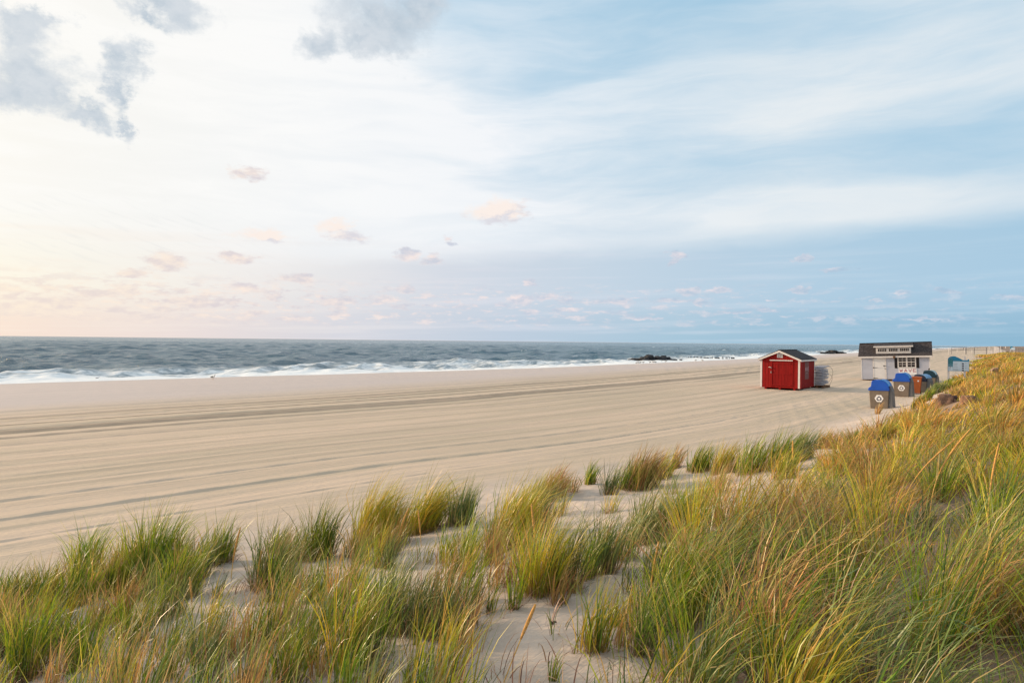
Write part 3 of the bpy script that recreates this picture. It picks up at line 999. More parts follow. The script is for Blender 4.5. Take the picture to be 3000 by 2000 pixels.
    lt = MB()
    letters(lt, 'WAVE', -0.54, 1.22, 0.15, 0.24, 0.065, 0.036, 0.0)
    lt.v = [(hw + 0.017 - v[1] * 1.0, v[0] + 0.0, v[2]) for v in lt.v]
    for k in range(3):
        lt.b2(hw + 0.0165, hw + 0.019, -0.34 + 0.12 * k, -0.25 + 0.12 * k, 1.05, 1.075)
    lt.build('lettering', M['banner_letter'], bo)


red_hut()


def white_hut():
    t = empty('beach_hut', (32.1, 57.0, 0.10), RZ)
    t.rotation_euler = (0, math.radians(-2.3), RZ + math.radians(6.5))
    tag(t, 'pale grey hut with dark shingle roof, long dormer and white split door', 'hut')
    hw, hd, z0, ze, zp = 2.44, 1.52, 0.06, 2.0, 2.98
    w = MB()
    w.b2(-hw, hw, -hd, hd, z0, ze)
    w.prism([(-hd, ze + 0.001), (hd, ze + 0.001), (0, zp - 0.06)], -hw, -hw + 0.04, 'x')
    w.prism([(-hd, ze + 0.001), (hd, ze + 0.001), (0, zp - 0.06)], hw - 0.04, hw, 'x')
    # lap siding
    nb = 18
    bh = (ze - z0 - 0.04) / nb
    for k in range(nb):
        za = z0 + 0.02 + k * bh
        for (xa, xb) in ((-hw + 0.05, -1.62), (-0.59, hw - 0.05)):
            w.prism([(-hd - 0.001, za + 0.004), (-hd - 0.022, za + 0.004), (-hd - 0.006, za + bh), (-hd - 0.001, za + bh)], xa, xb, 'x')
        for sx in (-1, 1):
            pr = [(sx * (hw + 0.001), za + 0.004), (sx * (hw + 0.022), za + 0.004), (sx * (hw + 0.006), za + bh), (sx * (hw + 0.001), za + bh)]
            w.prism(pr, -hd + 0.05, hd - 0.05, 'y')
    w.build('wall', M['vinyl'], t)
    for sx in (-1, 1):
        for sy in (-1, 1):
            c = MB()
            x0, x1 = sorted((sx * (hw - 0.05), sx * (hw + 0.026)))
            y0, y1 = sorted((sy * (hd - 0.05), sy * (hd + 0.026)))
            c.b2(x0, x1, y0, y1, z0, ze - 0.01)
            c.build('corner_trim', M['white'], t)
    ro, rx, th = 0.24, 0.20, 0.05
    sl = (zp - ze) / hd
    r = MB()
    zel = ze - sl * ro + 0.10
    for sy in (-1, 1):
        r.prism([(0, zp + 0.03), (0, zp + 0.03 + th), (sy * (hd + ro), zel + th), (sy * (hd + ro), zel)], -hw - rx, hw + rx, 'x')
    # lifted shingle tabs
    g = random.Random(5)
    L = math.hypot(hd + ro, zp + 0.03 - zel)
    ang = math.atan2(zp + 0.03 - zel, hd + ro)
    for row in range(10):
        d0 = 0.02 + row * L / 10
        x = -hw - rx + 0.01 + (0.1 if row % 2 else 0)
        while x < hw + rx - 0.25:
            wd = g.uniform(0.16, 0.32)
            if g.random() < 0.6:
                yy = -(hd + ro) + (d0 + 0.07) * math.cos(ang)
                zz = zel + th + (d0 + 0.07) * math.sin(ang) + 0.006
                r.box((x + wd / 2, yy, zz), (wd - 0.01, 0.16, 0.012), Matrix.Rotation(ang, 3, 'X'))
            x += wd
    r.b2(-hw - rx + 0.004, hw + rx - 0.004, -0.12, 0.12, zp + th + 0.028, zp + th + 0.05)
    r.build('roof', M['shingle'], t)
    f = MB()
    for sy in (-1, 1):
        y0, y1 = sorted((sy * (hd + ro - 0.03), sy * (hd + ro + 0.004)))
        f.b2(-hw - rx + 0.03, hw + rx - 0.03, y0, y1, zel - 0.12, zel + 0.008)
        y0, y1 = sorted((sy * (hd + 0.023), sy * (hd + ro - 0.031)))
        f.b2(-hw - rx + 0.03, hw + rx - 0.03, y0, y1, zel - 0.118, zel - 0.10)
    for sx in (-1, 1):
        for sy in (-1, 1):
            x0, x1 = sorted((sx * (hw + rx - 0.028), sx * (hw + rx - 0.004)))
            f.prism([(0, zp + 0.028), (0, zp - 0.09), (sy * (hd + ro - 0.032), zel - 0.115), (sy * (hd + ro - 0.032), zel)], x0, x1, 'x')
    f.build('fascia', M['white'], t)
    # dormer
    dx0, dx1, yf = -1.33, 1.17, -hd + 0.02
    d = MB()
    d.b2(dx0, dx1, yf, yf + 0.9, 2.17, 2.68)
    dm = d.build('dormer', M['white'], t)
    dr = MB()
    dr.prism([(yf - 0.16, 2.685), (yf - 0.16, 2.78), (-0.12, 3.02), (-0.12, 2.93)], dx0 - 0.15, dx1 + 0.15, 'x')
    dr.build('dormer_roof', M['shingle'], dm)
    df = MB()
    df.b2(dx0 - 0.16, dx1 + 0.16, yf - 0.185, yf - 0.162, 2.68, 2.79)
    df.b2(dx0 - 0.172, dx0 - 0.152, yf - 0.16, yf + 0.3, 2.685, 2.78)
    df.b2(dx1 + 0.152, dx1 + 0.172, yf - 0.16, yf + 0.3, 2.685, 2.78)
    df.build('dormer_fascia', M['white'], dm)
    for k in range(3):
        cx = dx0 + 0.45 + k * 0.80
        wm = MB()
        wm.b2(cx - 0.32, cx + 0.32, yf - 0.012, yf - 0.002, 2.33, 2.57)
        pane = wm.build('dormer_window', M['glass'], dm)
        br = MB()
        for j in range(6):
            br.b2(cx - 0.331 + j * 0.128, cx - 0.309 + j * 0.128, yf - 0.022, yf - 0.013, 2.332, 2.568)
        br.b2(cx - 0.36, cx + 0.36, yf - 0.024, yf - 0.0125, 2.29, 2.329)
        br.b2(cx - 0.36, cx + 0.36, yf - 0.024, yf - 0.0125, 2.571, 2.61)
        br.build('glazing_bars', M['white'], dm)
    # split door
    x0, x1 = -1.60, -0.61
    fr = MB()
    fr.b2(x0, x0 + 0.10, -hd - 0.03, -hd - 0.001, z0 + 0.01, ze - 0.03)
    fr.b2(x1 - 0.10, x1, -hd - 0.03, -hd - 0.001, z0 + 0.01, ze - 0.03)
    fr.b2(x0 + 0.101, x1 - 0.101, -hd - 0.03, -hd - 0.001, ze - 0.10, ze - 0.03)
    dd = MB()
    dd.b2(x0 + 0.105, x1 - 0.105, -hd - 0.022, -hd - 0.001, 0.12, 0.985)
    dd.b2(x0 + 0.105, x1 - 0.105, -hd - 0.022, -hd - 0.001, 1.0, ze - 0.105)
    door = dd.build('door', M['door_white'], t)
    fr.b2(x0 + 0.101, x1 - 0.101, -hd - 0.03, -hd - 0.001, z0 + 0.012, z0 + 0.05)
    fr.build('door_frame', M['white'], door)
    for z in (0.16, 1.02, 1.82):
        h = MB()
        h.prism([(x0 + 0.03, z - 0.07), (x0 + 0.03, z + 0.07), (x0 + 0.10, z + 0.02), (x0 + 0.36, z + 0.012), (x0 + 0.36, z - 0.012), (x0 + 0.10, z - 0.02)], -hd - 0.04, -hd - 0.031)
        h.build('hinge', M['dark_metal'], door)
    h = MB()
    h.tube([(x1 - 0.17, -hd - 0.024, 1.16), (x1 - 0.17, -hd - 0.07, 1.16)], 0.045, 10)
    h.box((x1 - 0.10, -hd - 0.075, 1.155), (0.14, 0.02, 0.03))
    h.build('handle', M['dark_metal'], door)
    h = MB()
    h.box((x1 - 0.09, -hd - 0.04, 0.93), (0.07, 0.03, 0.05))
    h.build('latch', M['dark_metal'], door)
    # window
    wx0, wx1, wz0, wz1 = 0.20, 1.50, 0.97, 1.93
    fr = MB()
    yy0, yy1 = -hd - 0.045, -hd - 0.006
    fr.b2(wx0, wx0 + 0.08, yy0, yy1, wz0, wz1); fr.b2(wx1 - 0.08, wx1, yy0, yy1, wz0, wz1)
    fr.b2(wx0 + 0.081, wx1 - 0.081, yy0, yy1, wz0, wz0 + 0.08); fr.b2(wx0 + 0.081, wx1 - 0.081, yy0, yy1, wz1 - 0.08, wz1)
    mx = (wx0 + wx1) / 2
    fr.b2(mx - 0.055, mx + 0.055, yy0, yy1, wz0 + 0.081, wz1 - 0.081)
    win = fr.build('window', M['white'], t)
    for (a, b_) in ((wx0 + 0.081, mx - 0.056), (mx + 0.056, wx1 - 0.081)):
        pn = MB()
        pn.b2(a, b_, -hd - 0.028, -hd - 0.02, wz0 + 0.081, wz1 - 0.081)
        pn.build('pane', M['glass'], win)
        gb = MB()
        mz = (wz0 + wz1) / 2
        gb.b2(a + 0.002, b_ - 0.002, -hd - 0.042, -hd - 0.029, mz - 0.03, mz + 0.03)
        gb.b2((a + b_) / 2 - 0.013, (a + b_) / 2 + 0.013, -hd - 0.038, -hd - 0.029, wz0 + 0.083, mz - 0.031)
        gb.b2((a + b_) / 2 - 0.013, (a + b_) / 2 + 0.013, -hd - 0.038, -hd - 0.029, mz + 0.031, wz1 - 0.083)
        for z in ((wz0 + 0.08 + mz) / 2, (wz1 - 0.08 + mz) / 2):
            gb.b2(a + 0.002, (a + b_) / 2 - 0.014, -hd - 0.036, -hd - 0.029, z - 0.012, z + 0.012)
            gb.b2((a + b_) / 2 + 0.014, b_ - 0.002, -hd - 0.036, -hd - 0.029, z - 0.012, z + 0.012)
        gb.build('glazing_bars', M['white'], win)
    for (a, b_) in ((wx0 - 0.215, wx0 - 0.012), (wx1 + 0.012, wx1 + 0.215)):
        s = MB()
        s.b2(a, b_, -hd - 0.045, -hd - 0.023, wz0 - 0.01, wz1 + 0.0)
        for k in range(14):
            s.box(((a + b_) / 2, -hd - 0.048, wz0 + 0.05 + k * 0.064), (b_ - a - 0.05, 0.012, 0.045), Matrix.Rotation(0.4, 3, 'X'))
        s.build('shutter', M['black'], t)
    lm = MB()
    lm.b2(-0.09, 0.06, -hd - ro - 0.05, -hd - ro - 0.006, zel - 0.11, zel + 0.0)
    lm.tube([(-0.015, -hd - ro - 0.03, zel - 0.10), (-0.015, -hd - ro - 0.10, zel - 0.14)], [0.05, 0.06], 8)
    lm.build('porch_lamp', M['wood'], t)
    for y in (-1.2, 0.0, 1.2):
        k = MB()
        k.b2(-hw + 0.05, hw - 0.05, y - 0.08, y + 0.08, -0.45, z0 - 0.004)
        k.build('skid', M['wood'], t)
    # sign under the window
    sb = MB()
    sb.b2(0.26, 1.52, -hd - 0.036, -hd - 0.0235, 0.40, 0.945)
    so = sb.build('sign_panel', M['sticker_white'])
    so.location = t.location; so.rotation_euler = t.rotation_euler
    tag(so, 'white panel reading WAVE in pink letters under the hut window', 'sign')
    lt = MB()
    letters(lt, 'WAVE', 0.335, 0.655, 0.20, 0.225, 0.115, 0.042, -hd - 0.0365)
    lt.build('lettering', M['pink'], so)


white_hut()


# ---------------------------------------------------------------- lounger stack
def lounger_parts(root):
    f = MB()
    for sx in (-1, 1):
        f.tube([(sx * 0.31, 0.0, 0.03), (sx * 0.31, 1.25, 0.03), (sx * 0.31, 1.9, 0.055)], 0.022, 6)
    f.tube([(-0.31, 0.0, 0.03), (0.31, 0.0, 0.03)], 0.022, 6)
    f.tube([(-0.31, 1.9, 0.055), (0.31, 1.9, 0.055)], 0.022, 6)
    f.build('frame', M['alu'], root, True)
    s = MB()
    for k in range(16):
        y = 0.1 + k * 0.112
        s.box((0, y, 0.052 + max(0, (y - 1.25)) * 0.038), (0.58, 0.045, 0.012))
    s.build('slats', M['alu'], root)
    for (sx, y) in ((-1, 0.3), (1, 0.3), (-1, 1.5), (1, 1.5)):
        l = MB()
        l.tube([(sx * 0.315, y, 0.035), (sx * 0.345, y + 0.03, -0.035)], 0.015, 6)
        l.build('leg', M['alu'], root)


def lounger_stack():
    hut = Matrix.Translation((18.24, 45.1, 0)) @ Matrix.Rotation(RZ, 4, 'Z')
    g = random.Random(11)
    base = hut @ Vector((1.36, 1.86, 0.0))
    p = empty('pallet', base, RZ)
    tag(p, 'brown timber pallet under the stack of white loungers', 'pallet')
    m = MB()
    for x in (-0.36, 0.0, 0.36):
        m.b2(x - 0.05, x + 0.05, 0.05, 1.8, -0.05, 0.14)
    m.build('runner', M['wood'], p)
    m = MB()
    for k in range(8):
        m.b2(-0.45, 0.45, 0.06 + k * 0.22, 0.18 + k * 0.22, 0.142, 0.165)
    m.build('deck', M['wood'], p)
    proto = None
    z = 0.20
    for i in range(12):
        if proto is None:
            proto = empty('sun_lounger')
            tag(proto, 'white slatted sun lounger stacked flat behind the red hut', 'sun lounger', 'sun loungers stacked behind the red hut')
            lounger_parts(proto)
            o = proto
            kids = kid_map()
        else:
            o = copy_tree(proto, kids)
        o.location = hut @ Vector((1.36 + g.uniform(-0.05, 0.05), 1.86 + g.uniform(-0.04, 0.06), z))
        o.rotation_euler = (math.radians(g.uniform(-1.2, 1.4)) + 0.02, math.radians(g.uniform(-1.5, 1.5)), RZ + math.radians(g.uniform(-2.5, 2.5)))
        z += 0.106
    c = MB()
    for (r, zc, x, yy) in ((0.42, 0.95, 1.66, 3.2), (0.28, 0.55, 1.68, 3.5)):
        pts = []
        for k in range(25):
            a = -1.4 + 2.9 * k / 24
            pts.append(hut @ Vector((x + r * 0.9 * math.cos(a), yy + 0.12 * math.sin(3 * a), zc + r * 1.3 * math.sin(a))))
        c.tube(pts, 0.009, 5)
    o = c.build('cable', M['cord'], None, True)
    tag(o, 'thin dark cable looping loose off the lounger stack', 'cable')


lounger_stack()


# ---------------------------------------------------------------- bins
def recycle_badge(parent, y, cx, cz, r):
    h = MB()
    h.prism([(cx + r * math.cos(math.radians(60 * k)), cz + r * 0.98 * math.sin(math.radians(60 * k))) for k in range(6)], y - 0.004, y)
    badge = h.build('recycling_badge', M['sticker_white'], parent)
    a = MB()
    for k in range(3):
        th = math.radians(120 * k)

        def R(p):
            return (cx + p[0] * math.cos(th) - p[1] * math.sin(th), cz - 0.04 * r + p[0] * math.sin(th) + p[1] * math.cos(th))
        q = r * 0.98
        # one bent arrow: a band round one corner of the triangle, then its head
        band = [(-0.40, 0.22), (-0.19, 0.60), (0.17, 0.60), (0.30, 0.36), (0.12, 0.26), (0.06, 0.36), (-0.08, 0.36), (-0.21, 0.11)]
        a.prism([R((x * q, z * q)) for x, z in band], y - 0.0075, y - 0.0045)
        head = [(0.20, 0.10), (0.50, 0.16), (0.42, 0.46)]
        a.prism([R((x * q, z * q)) for x, z in head], y - 0.0082, y - 0.0046)
    a.build('arrows', M['sticker_navy'], badge)


def litter_bin(name, loc, rz, label, hood, stripe, H=1.36, wd=0.83, scale=1.0, badge=True, knob=False, tilt=0.0):
    t = empty(name, loc, rz)
    t.rotation_euler = (0, tilt, rz)
    t.scale = (scale,) * 3
    tag(t, label, 'bin')
    hb = H * 0.68
    dp = 0.72
    w0, w1 = wd * 0.44, wd * 0.5        # half width at bottom and top
    b = MB()
    b.prism([(-w0, 0.0), (w0, 0.0), (w1, hb), (-w1, hb)], -dp / 2, dp / 2)
    b.build('body', M['bin_body'], t, False, 0.03)
    # flared side panel where the flap is
    s = MB()
    s.prism([(w0 + 0.002, 0.03), (w0 + 0.21, 0.03), (w1 + 0.11, hb - 0.06), (w1 + 0.035, hb + 0.17), (w1 + 0.006, hb + 0.02)], -dp / 2 + 0.03, dp / 2 - 0.03)
    s.build('side_panel', M['bin_side'], t, False, 0.015)
    # hood: flat-topped dome falling to the flap side
    prof = [(-w1 - 0.03, hb - 0.05), (w1 + 0.02, hb - 0.05), (w1 + 0.02, hb + 0.05), (w1 - 0.005, hb + 0.10)]
    cx, cz, rx, rz_ = 0.02, hb + 0.08, w1 - 0.03, H - hb - 0.08
    for k in range(1, 9):
        a = math.radians(8 + 82 * k / 8)
        prof.append((cx + rx * math.cos(a) ** 0.85, cz + rz_ * math.sin(a)))
    prof += [(-w1 * 0.55, H - 0.01), (-w1 * 0.72, H - 0.05), (-w1 * 0.80, hb + 0.14), (-w1 - 0.03, hb + 0.055)]
    hd = MB()
    hd.prism(prof, -dp / 2 - 0.03, dp / 2 + 0.03)
    ho = hd.build('hood', hood, t, False, 0.02)
    # lighter flap following the curve
    fl = MB()
    for k in range(8):
        a0 = math.radians(12 + 76 * k / 8)
        a1 = math.radians(12 + 76 * (k + 1) / 8)
        P0 = (cx + rx * math.cos(a0) ** 0.85, cz + rz_ * math.sin(a0)); P1 = (cx + rx * math.cos(a1) ** 0.85, cz + rz_ * math.sin(a1))
        Q0 = (cx + (rx + 0.025) * math.cos(a0) ** 0.85, cz + (rz_ + 0.025) * math.sin(a0)); Q1 = (cx + (rx + 0.025) * math.cos(a1) ** 0.85, cz + (rz_ + 0.025) * math.sin(a1))
        fl.prism([P0, Q0, Q1, P1], -dp / 2 - 0.036, -dp / 2 + 0.10)
        fl.prism([P0, Q0, Q1, P1], dp / 2 - 0.12, dp / 2 + 0.036)
        fl.prism([(P0[0], P0[1]), ((Q0[0] + P0[0]) / 2, (Q0[1] + P0[1]) / 2), ((Q1[0] + P1[0]) / 2, (Q1[1] + P1[1]) / 2), P1], -dp / 2 + 0.101, dp / 2 - 0.121)
    fl.build('flap_rim', stripe, ho)
    ft = MB()
    ft.b2(-w0 + 0.03, w0 - 0.03, -dp / 2 + 0.02, dp / 2 - 0.02, -0.05, -0.002)
    ft.build('base', M['dark_metal'], t)
    if badge:
        recycle_badge(t, -dp / 2 - 0.001, -0.0, hb * 0.56, 0.185)
    if knob:
        k = MB()
        k.tube([(-0.02, 0.0, H - 0.02), (-0.02, 0.0, H + 0.10), (0.02, 0.0, H + 0.15)], [0.035, 0.05, 0.02], 8)
        k.build('finial', M['dark_metal'], ho)
    return t


def gz(x, y):
    return float(height(np.array(x), np.array(y), True))


def bins():
    spots = []
    x, y = 17.15, 31.7
    litter_bin('recycling_bin', (x, y, gz(x, y) - 0.03), RZ, 'grey recycling bin with bright blue hood, standing alone nearest the grass', M['bin_blue'], M['bin_blue_light'], tilt=math.radians(-1.2))
    x, y = 22.45, 39.2
    litter_bin('recycling_bin', (x, y, gz(x, y) - 0.02), RZ, 'grey recycling bin with bright blue hood against the rust orange cart', M['bin_blue'], M['bin_blue_light'], tilt=math.radians(-0.5))
    x, y = 25.6, 42.6
    litter_bin('recycling_bin', (x, y, gz(x, y) - 0.06), RZ - 0.25, 'low bin with faded blue ribbed lid behind the orange cart', M['bin_navy'], M['bin_faded'], H=1.18, badge=False)
    x, y = 27.9, 45.6
    litter_bin('recycling_bin', (x, y, gz(x, y) - 0.02), RZ, 'grey bin with dark teal hood and pale rim, half hidden by grass', M['bin_teal'], M['bin_stripe'], H=1.30, knob=True)
    # wheeled cart
    x, y = 24.25, 40.9
    t = empty('wheeled_cart', (x, y, gz(x, y)), RZ + 0.1)
    tag(t, 'rust orange wheeled cart between the blue hooded bins', 'cart')
    b = MB()
    b.prism([(-0.20, 0.06), (0.20, 0.06), (0.27, 0.98), (-0.27, 0.98)], -0.24, 0.24)
    b.build('body', M['orange'], t, False, 0.02)
    b = MB()
    b.prism([(0.205, 0.10), (0.225, 0.10), (0.295, 0.96), (0.277, 0.96)], -0.20, 0.20)
    b.build('side_rib', M['orange_dark'], t)
    l = MB()
    l.prism([(-0.30, 0.985), (0.30, 0.985), (0.29, 1.03), (0.0, 1.06), (-0.29, 1.03)], -0.27, 0.28)
    lo = l.build('lid', M['orange'], t, False, 0.01)
    h = MB()
    h.tube([(-0.22, 0.30, 0.97), (-0.22, 0.36, 1.0), (0.22, 0.36, 1.0), (0.22, 0.30, 0.97)], 0.018, 6)
    h.build('handle', M['orange_dark'], lo)
    for sx in (-1, 1):
        w = MB()
        w.tube([(sx * 0.20, 0.22, 0.10), (sx * 0.26, 0.22, 0.10)], 0.10, 14)
        w.build('wheel', M['black'], t)
    s = MB()
    s.prism([(0.10 + 0.045 * math.cos(a * 0.785), 0.80 + 0.045 * math.sin(a * 0.785)) for a in range(8)], -0.247, -0.2405)
    s.build('sticker', M['sticker_white'], t)


bins()


# ---------------------------------------------------------------- signs
def info_sign(loc, rz, label, detail=True, k=1.0):
    t = empty('information_sign', loc, rz)
    t.scale = (0.79 * k, k, k)
    tag(t, label, 'sign')
    W, z0 = 1.78, 0.80
    # wave-shaped board
    top = []
    for i in range(25):
        u = i / 24
        zz = np.interp(u, [0, 0.08, 0.20, 0.32, 0.5, 0.68, 0.80, 0.90, 1.0], [1.82, 1.93, 1.99, 1.985, 1.87, 1.715, 1.665, 1.70, 1.79])
        top.append((W * (u - 0.5), float(zz)))
    b = MB()
    b.prism([(-W / 2, z0), (W / 2, z0)] + top[::-1], -0.03, 0.03)
    board = b.build('board', M['sign_blue'], t)
    y = -0.031
    p = MB()
    p.b2(-W / 2 + 0.42, W / 2 - 0.02, y - 0.003, y, z0 + 0.02, 1.58)
    p.build('text_panel', M['sign_pale'], board)
    p = MB()
    p.b2(-W / 2 + 0.02, -W / 2 + 0.40, y - 0.003, y, z0 + 0.34, 1.36)
    p.build('map_panel', M['sign_aqua'], board)
    p = MB()
    p.b2(-W / 2 + 0.02, -W / 2 + 0.40, y - 0.003, y, z0 + 0.02, z0 + 0.335)
    p.build('lower_panel', M['sign_pale'], board)
    p = MB()
    p.b2(-W / 2 + 0.012, -W / 2 + 0.415, y - 0.0025, y, 1.365, 1.74)
    p.build('crest_panel', M['sign_teal'], board)
    g = random.Random(3)
    if detail:
        e = MB()
        for (r0, a0, a1, cz, w) in ((0.125, 200, 400, 1.745, 0.035), (0.075, 20, 200, 1.75, 0.03), (0.13, 190, 350, 1.58, 0.035)):
            for k2 in range(10):
                A0 = math.radians(a0 + (a1 - a0) * k2 / 10); A1 = math.radians(a0 + (a1 - a0) * (k2 + 1) / 10)
                cx = -W / 2 + 0.21
                e.prism([(cx + r0 * math.cos(A0), cz + r0 * math.sin(A0)), (cx + (r0 + w) * math.cos(A0), cz + (r0 + w) * math.sin(A0)),
                         (cx + (r0 + w) * math.cos(A1), cz + (r0 + w) * math.sin(A1)), (cx + r0 * math.cos(A1), cz + r0 * math.sin(A1))], y - 0.008, y - 0.0035)
        e.build('emblem', M['sign_aqua'], board)
        tx = MB()
        for r in range(5):
            zz = 1.40 - 0.135 * r
            x = -W / 2 + 0.47
            for q in range(4):
                wv = g.uniform(0.04, 0.10)
                tx.b2(x, x + wv, y - 0.0045, y - 0.0032, zz - 0.012, zz + 0.014)
                x += wv + 0.02
        x = -W / 2 + 0.47
        for q in range(9):
            wv = g.uniform(0.05, 0.10)
            tx.b2(x, x + wv, y - 0.0046, y - 0.0032, 0.90, 0.925)
            x += wv + 0.03
        for r in range(4):
            zz = 1.43 - 0.19 * r
            x = W / 2 - 0.34
            for q in range(2):
                wv = g.uniform(0.05, 0.10)
                tx.b2(x, x + wv, y - 0.0044, y - 0.0032, zz - 0.01, zz + 0.012)
                x += wv + 0.025
        tx.b2(-W / 2 + 0.16, -W / 2 + 0.23, y - 0.0045, y - 0.0032, 1.10, 1.22)
        for r in range(3):
            tx.b2(-W / 2 + 0.06, -W / 2 + 0.06 + g.uniform(0.18, 0.28), y - 0.0045, y - 0.0032, z0 + 0.1 + 0.07 * r, z0 + 0.115 + 0.07 * r)
        tx.build('small_print', M['sign_ink'], board)
        for r in range(4):
            sq = MB()
            zz = 1.40 - 0.175 * r
            sq.b2(W / 2 - 0.60, W / 2 - 0.44, y - 0.006, y - 0.0032, zz - 0.05, zz + 0.05)
            sq.build('dark_box', M['sticker_navy'], board)
        ln = MB()
        ln.b2(-W / 2 + 0.45, W / 2 - 0.5, y - 0.0042, y, 1.61, 1.64)
        ln.build('header_line', M['sign_aqua'], board)
    for x, zt in ((-W / 2 + 0.05, 1.80), (W / 2 - 0.36, 2.0)):
        po = MB()
        po.b2(x - 0.085, x + 0.085, 0.032, 0.17, -0.6, zt)
        po.build('post', M['pole_white'], t)


gxx, gyy, gzz = 35.6, 54.4, 0.0
info_sign((gxx, gyy, gz(gxx, gyy) - 0.02), RZ + 0.12, 'blue topped information sign with wave shaped edge near the white hut')
fx, fy = 176.0, 240.0
info_sign((fx, fy, 0.88), RZ, 'tiny far blue sign on two posts at the dune edge', False)


# ---------------------------------------------------------------- far beach: nets, poles, person, fence, groyne
def far_things():
    S = 9.8
    group = 'white poles standing on the far sand'
    proto = None
    poles = [(200, 470, 270, 'tall white pole left of all the far nets'), (440, 460, 290, 'short white pole between the first two tall far poles'),
             (650, 455, 255, 'white pole directly below the far person'), (860, 440, 330, 'short white pole right of the far person'),
             (1355, 450, 238, 'tallest white far pole, at the right end of the long net'), (1530, 450, 250, 'white far pole just right of the tallest pole'),
             (1615, 340, 262, 'short thin far pole between two tall white poles'), (1680, 430, 232, 'tall white far pole nearest the dune grass'),
             (1825, 320, 240, 'faint white pole beyond the far nets')]
    spots = {}
    for (cx, yb, yt, lab) in poles:
        px, py = 2760 + cx / S, 990 + yb / S
        hor = 982 + 0.0107 * px
        Y = 2000 * CAM_Z / (py - hor)
        X = (px - 1500) / 2000 * Y
        h = (yb - yt) / S * Y / 2000
        p = MB()
        r = 0.085 * Y / 227
        p.tube([(0, 0, -0.3), (0, 0, h - 0.05), (0, 0, h)], [r, r * 0.9, r * 0.5], 8)
        o = p.build('net_pole', M['pole_white'], None, True)
        o.location = (X, Y, 0)
        tag(o, lab, 'pole', group)
    nets = [(283, 690, 262, 340, 'dark edged net at the left of the far court'), (700, 930, 268, 345, 'dark edged net right of the far person'),
            (935, 1275, 262, 338, 'longest dark edged net in the middle of the far sand'), (1290, 1470, 262, 325, 'short dark edged net left of the white far poles'),
            (1650, 1750, 258, 318, 'smallest far net close to the dune')]
    for i, (xa, xb, yt, yb, lab) in enumerate(nets):
        Y = 232 + 6 * i
        k = Y / 2000
        px0, px1 = 2760 + xa / S, 2760 + xb / S
        hor = 982 + 0.0107 * (px0 + px1) / 2
        zt = CAM_Z - (990 + yt / S - hor) * k
        zb = CAM_Z - (990 + yb / S - hor) * k
        x0, x1 = (px0 - 1500) * k, (px1 - 1500) * k
        t = empty('court_net', (x0, Y, 0))
        tag(t, lab, 'net', 'nets on the far sand')
        L = x1 - x0
        for nm, z in (('top_tape', zt), ('bottom_tape', zb)):
            m = MB()
            m.tube([(L * q / 6, 0, z - 0.06 * math.sin(math.pi * q / 6)) for q in range(7)], 0.055, 6)
            m.build(nm, M['net'], t)
        for x in (0, L):
            m = MB()
            m.tube([(x, 0.1, -0.3), (x, 0.1, zt + 0.05)], 0.055, 6)
            m.build('support', M['net'], t)
        m = MB()
        nseg = max(4, int(L / 0.9))
        for q in range(1, nseg):
            m.tube([(L * q / nseg, 0, zb), (L * q / nseg, 0, zt)], 0.008, 4)
        for q in range(1, 5):
            m.tube([(0, 0, zb + (zt - zb) * q / 5), (L, 0, zb + (zt - zb) * q / 5)], 0.008, 4)
        m.build('mesh', M['net'], t)
    # person in dark clothes
    Y = 500.0
    px = 2760 + 628 / S
    X = (px - 1500) / 2000 * Y
    make_person(X, Y)
    # low dark rocks of a groyne on the waterline
    k = 700 / 2000.0
    groyne = MB()
    g = random.Random(4)
    for q in range(26):
        u = q / 25
        x = (2742 - 1500) * k + u * 17
        s = g.uniform(0.8, 1.6)
        rock_lump(groyne, (x, 700 + u * 4, SEA_Z + 0.3), (s, s, s * 0.7), g, 1)
    o = groyne.build('rock_groyne', M['rock_dark'])
    tag(o, 'low dark line of rocks at the far waterline behind the sign', 'rocks')
    # rail fence on the far dune
    t = empty('rail_fence', (182.5, 245.0, 1.0), math.radians(-5))
    tag(t, 'weathered rail fence on the far dune at the right edge', 'fence')
    for q in range(6):
        m = MB()
        m.b2(-2.2 + q * 1.3 - 0.07, -2.2 + q * 1.3 + 0.07, -0.07, 0.07, -0.8, 1.35)
        m.build('fence_post', M['rail'], t)
    for z in (0.5, 0.85, 1.2):
        m = MB()
        m.b2(-2.3, 4.6, -0.10, -0.072, z - 0.06, z + 0.06)
        m.build('rail', M['rail'], t)


def rock_lump(mb, c, r, g, sub=2):
    import bmesh
    bm = bmesh.new()
    bmesh.ops.create_icosphere(bm, subdivisions=sub, radius=1.0)
    ph = [g.uniform(0, 6.28) for _ in range(6)]
    vs = []
    for v in bm.verts:
        p = v.co
        k = 1 + 0.16 * math.sin(3.1 * p.x + ph[0]) + 0.14 * math.sin(4.3 * p.y + ph[1]) + 0.12 * math.sin(3.7 * p.z + ph[2]) + g.uniform(-0.07, 0.07)
        # flatten a few sides so that the stone has planes
        q = p * k
        q = Vector((max(-0.85, min(0.9, q.x)), max(-0.9, min(0.85, q.y)), max(-0.9, min(0.8, q.z))))
        vs.append((c[0] + q.x * r[0], c[1] + q.y * r[1], c[2] + q.z * r[2]))
    bm.verts.index_update()
    fs = [tuple(v.index for v in f.verts) for f in bm.faces]
    bm.free()
    mb.add(vs, fs)


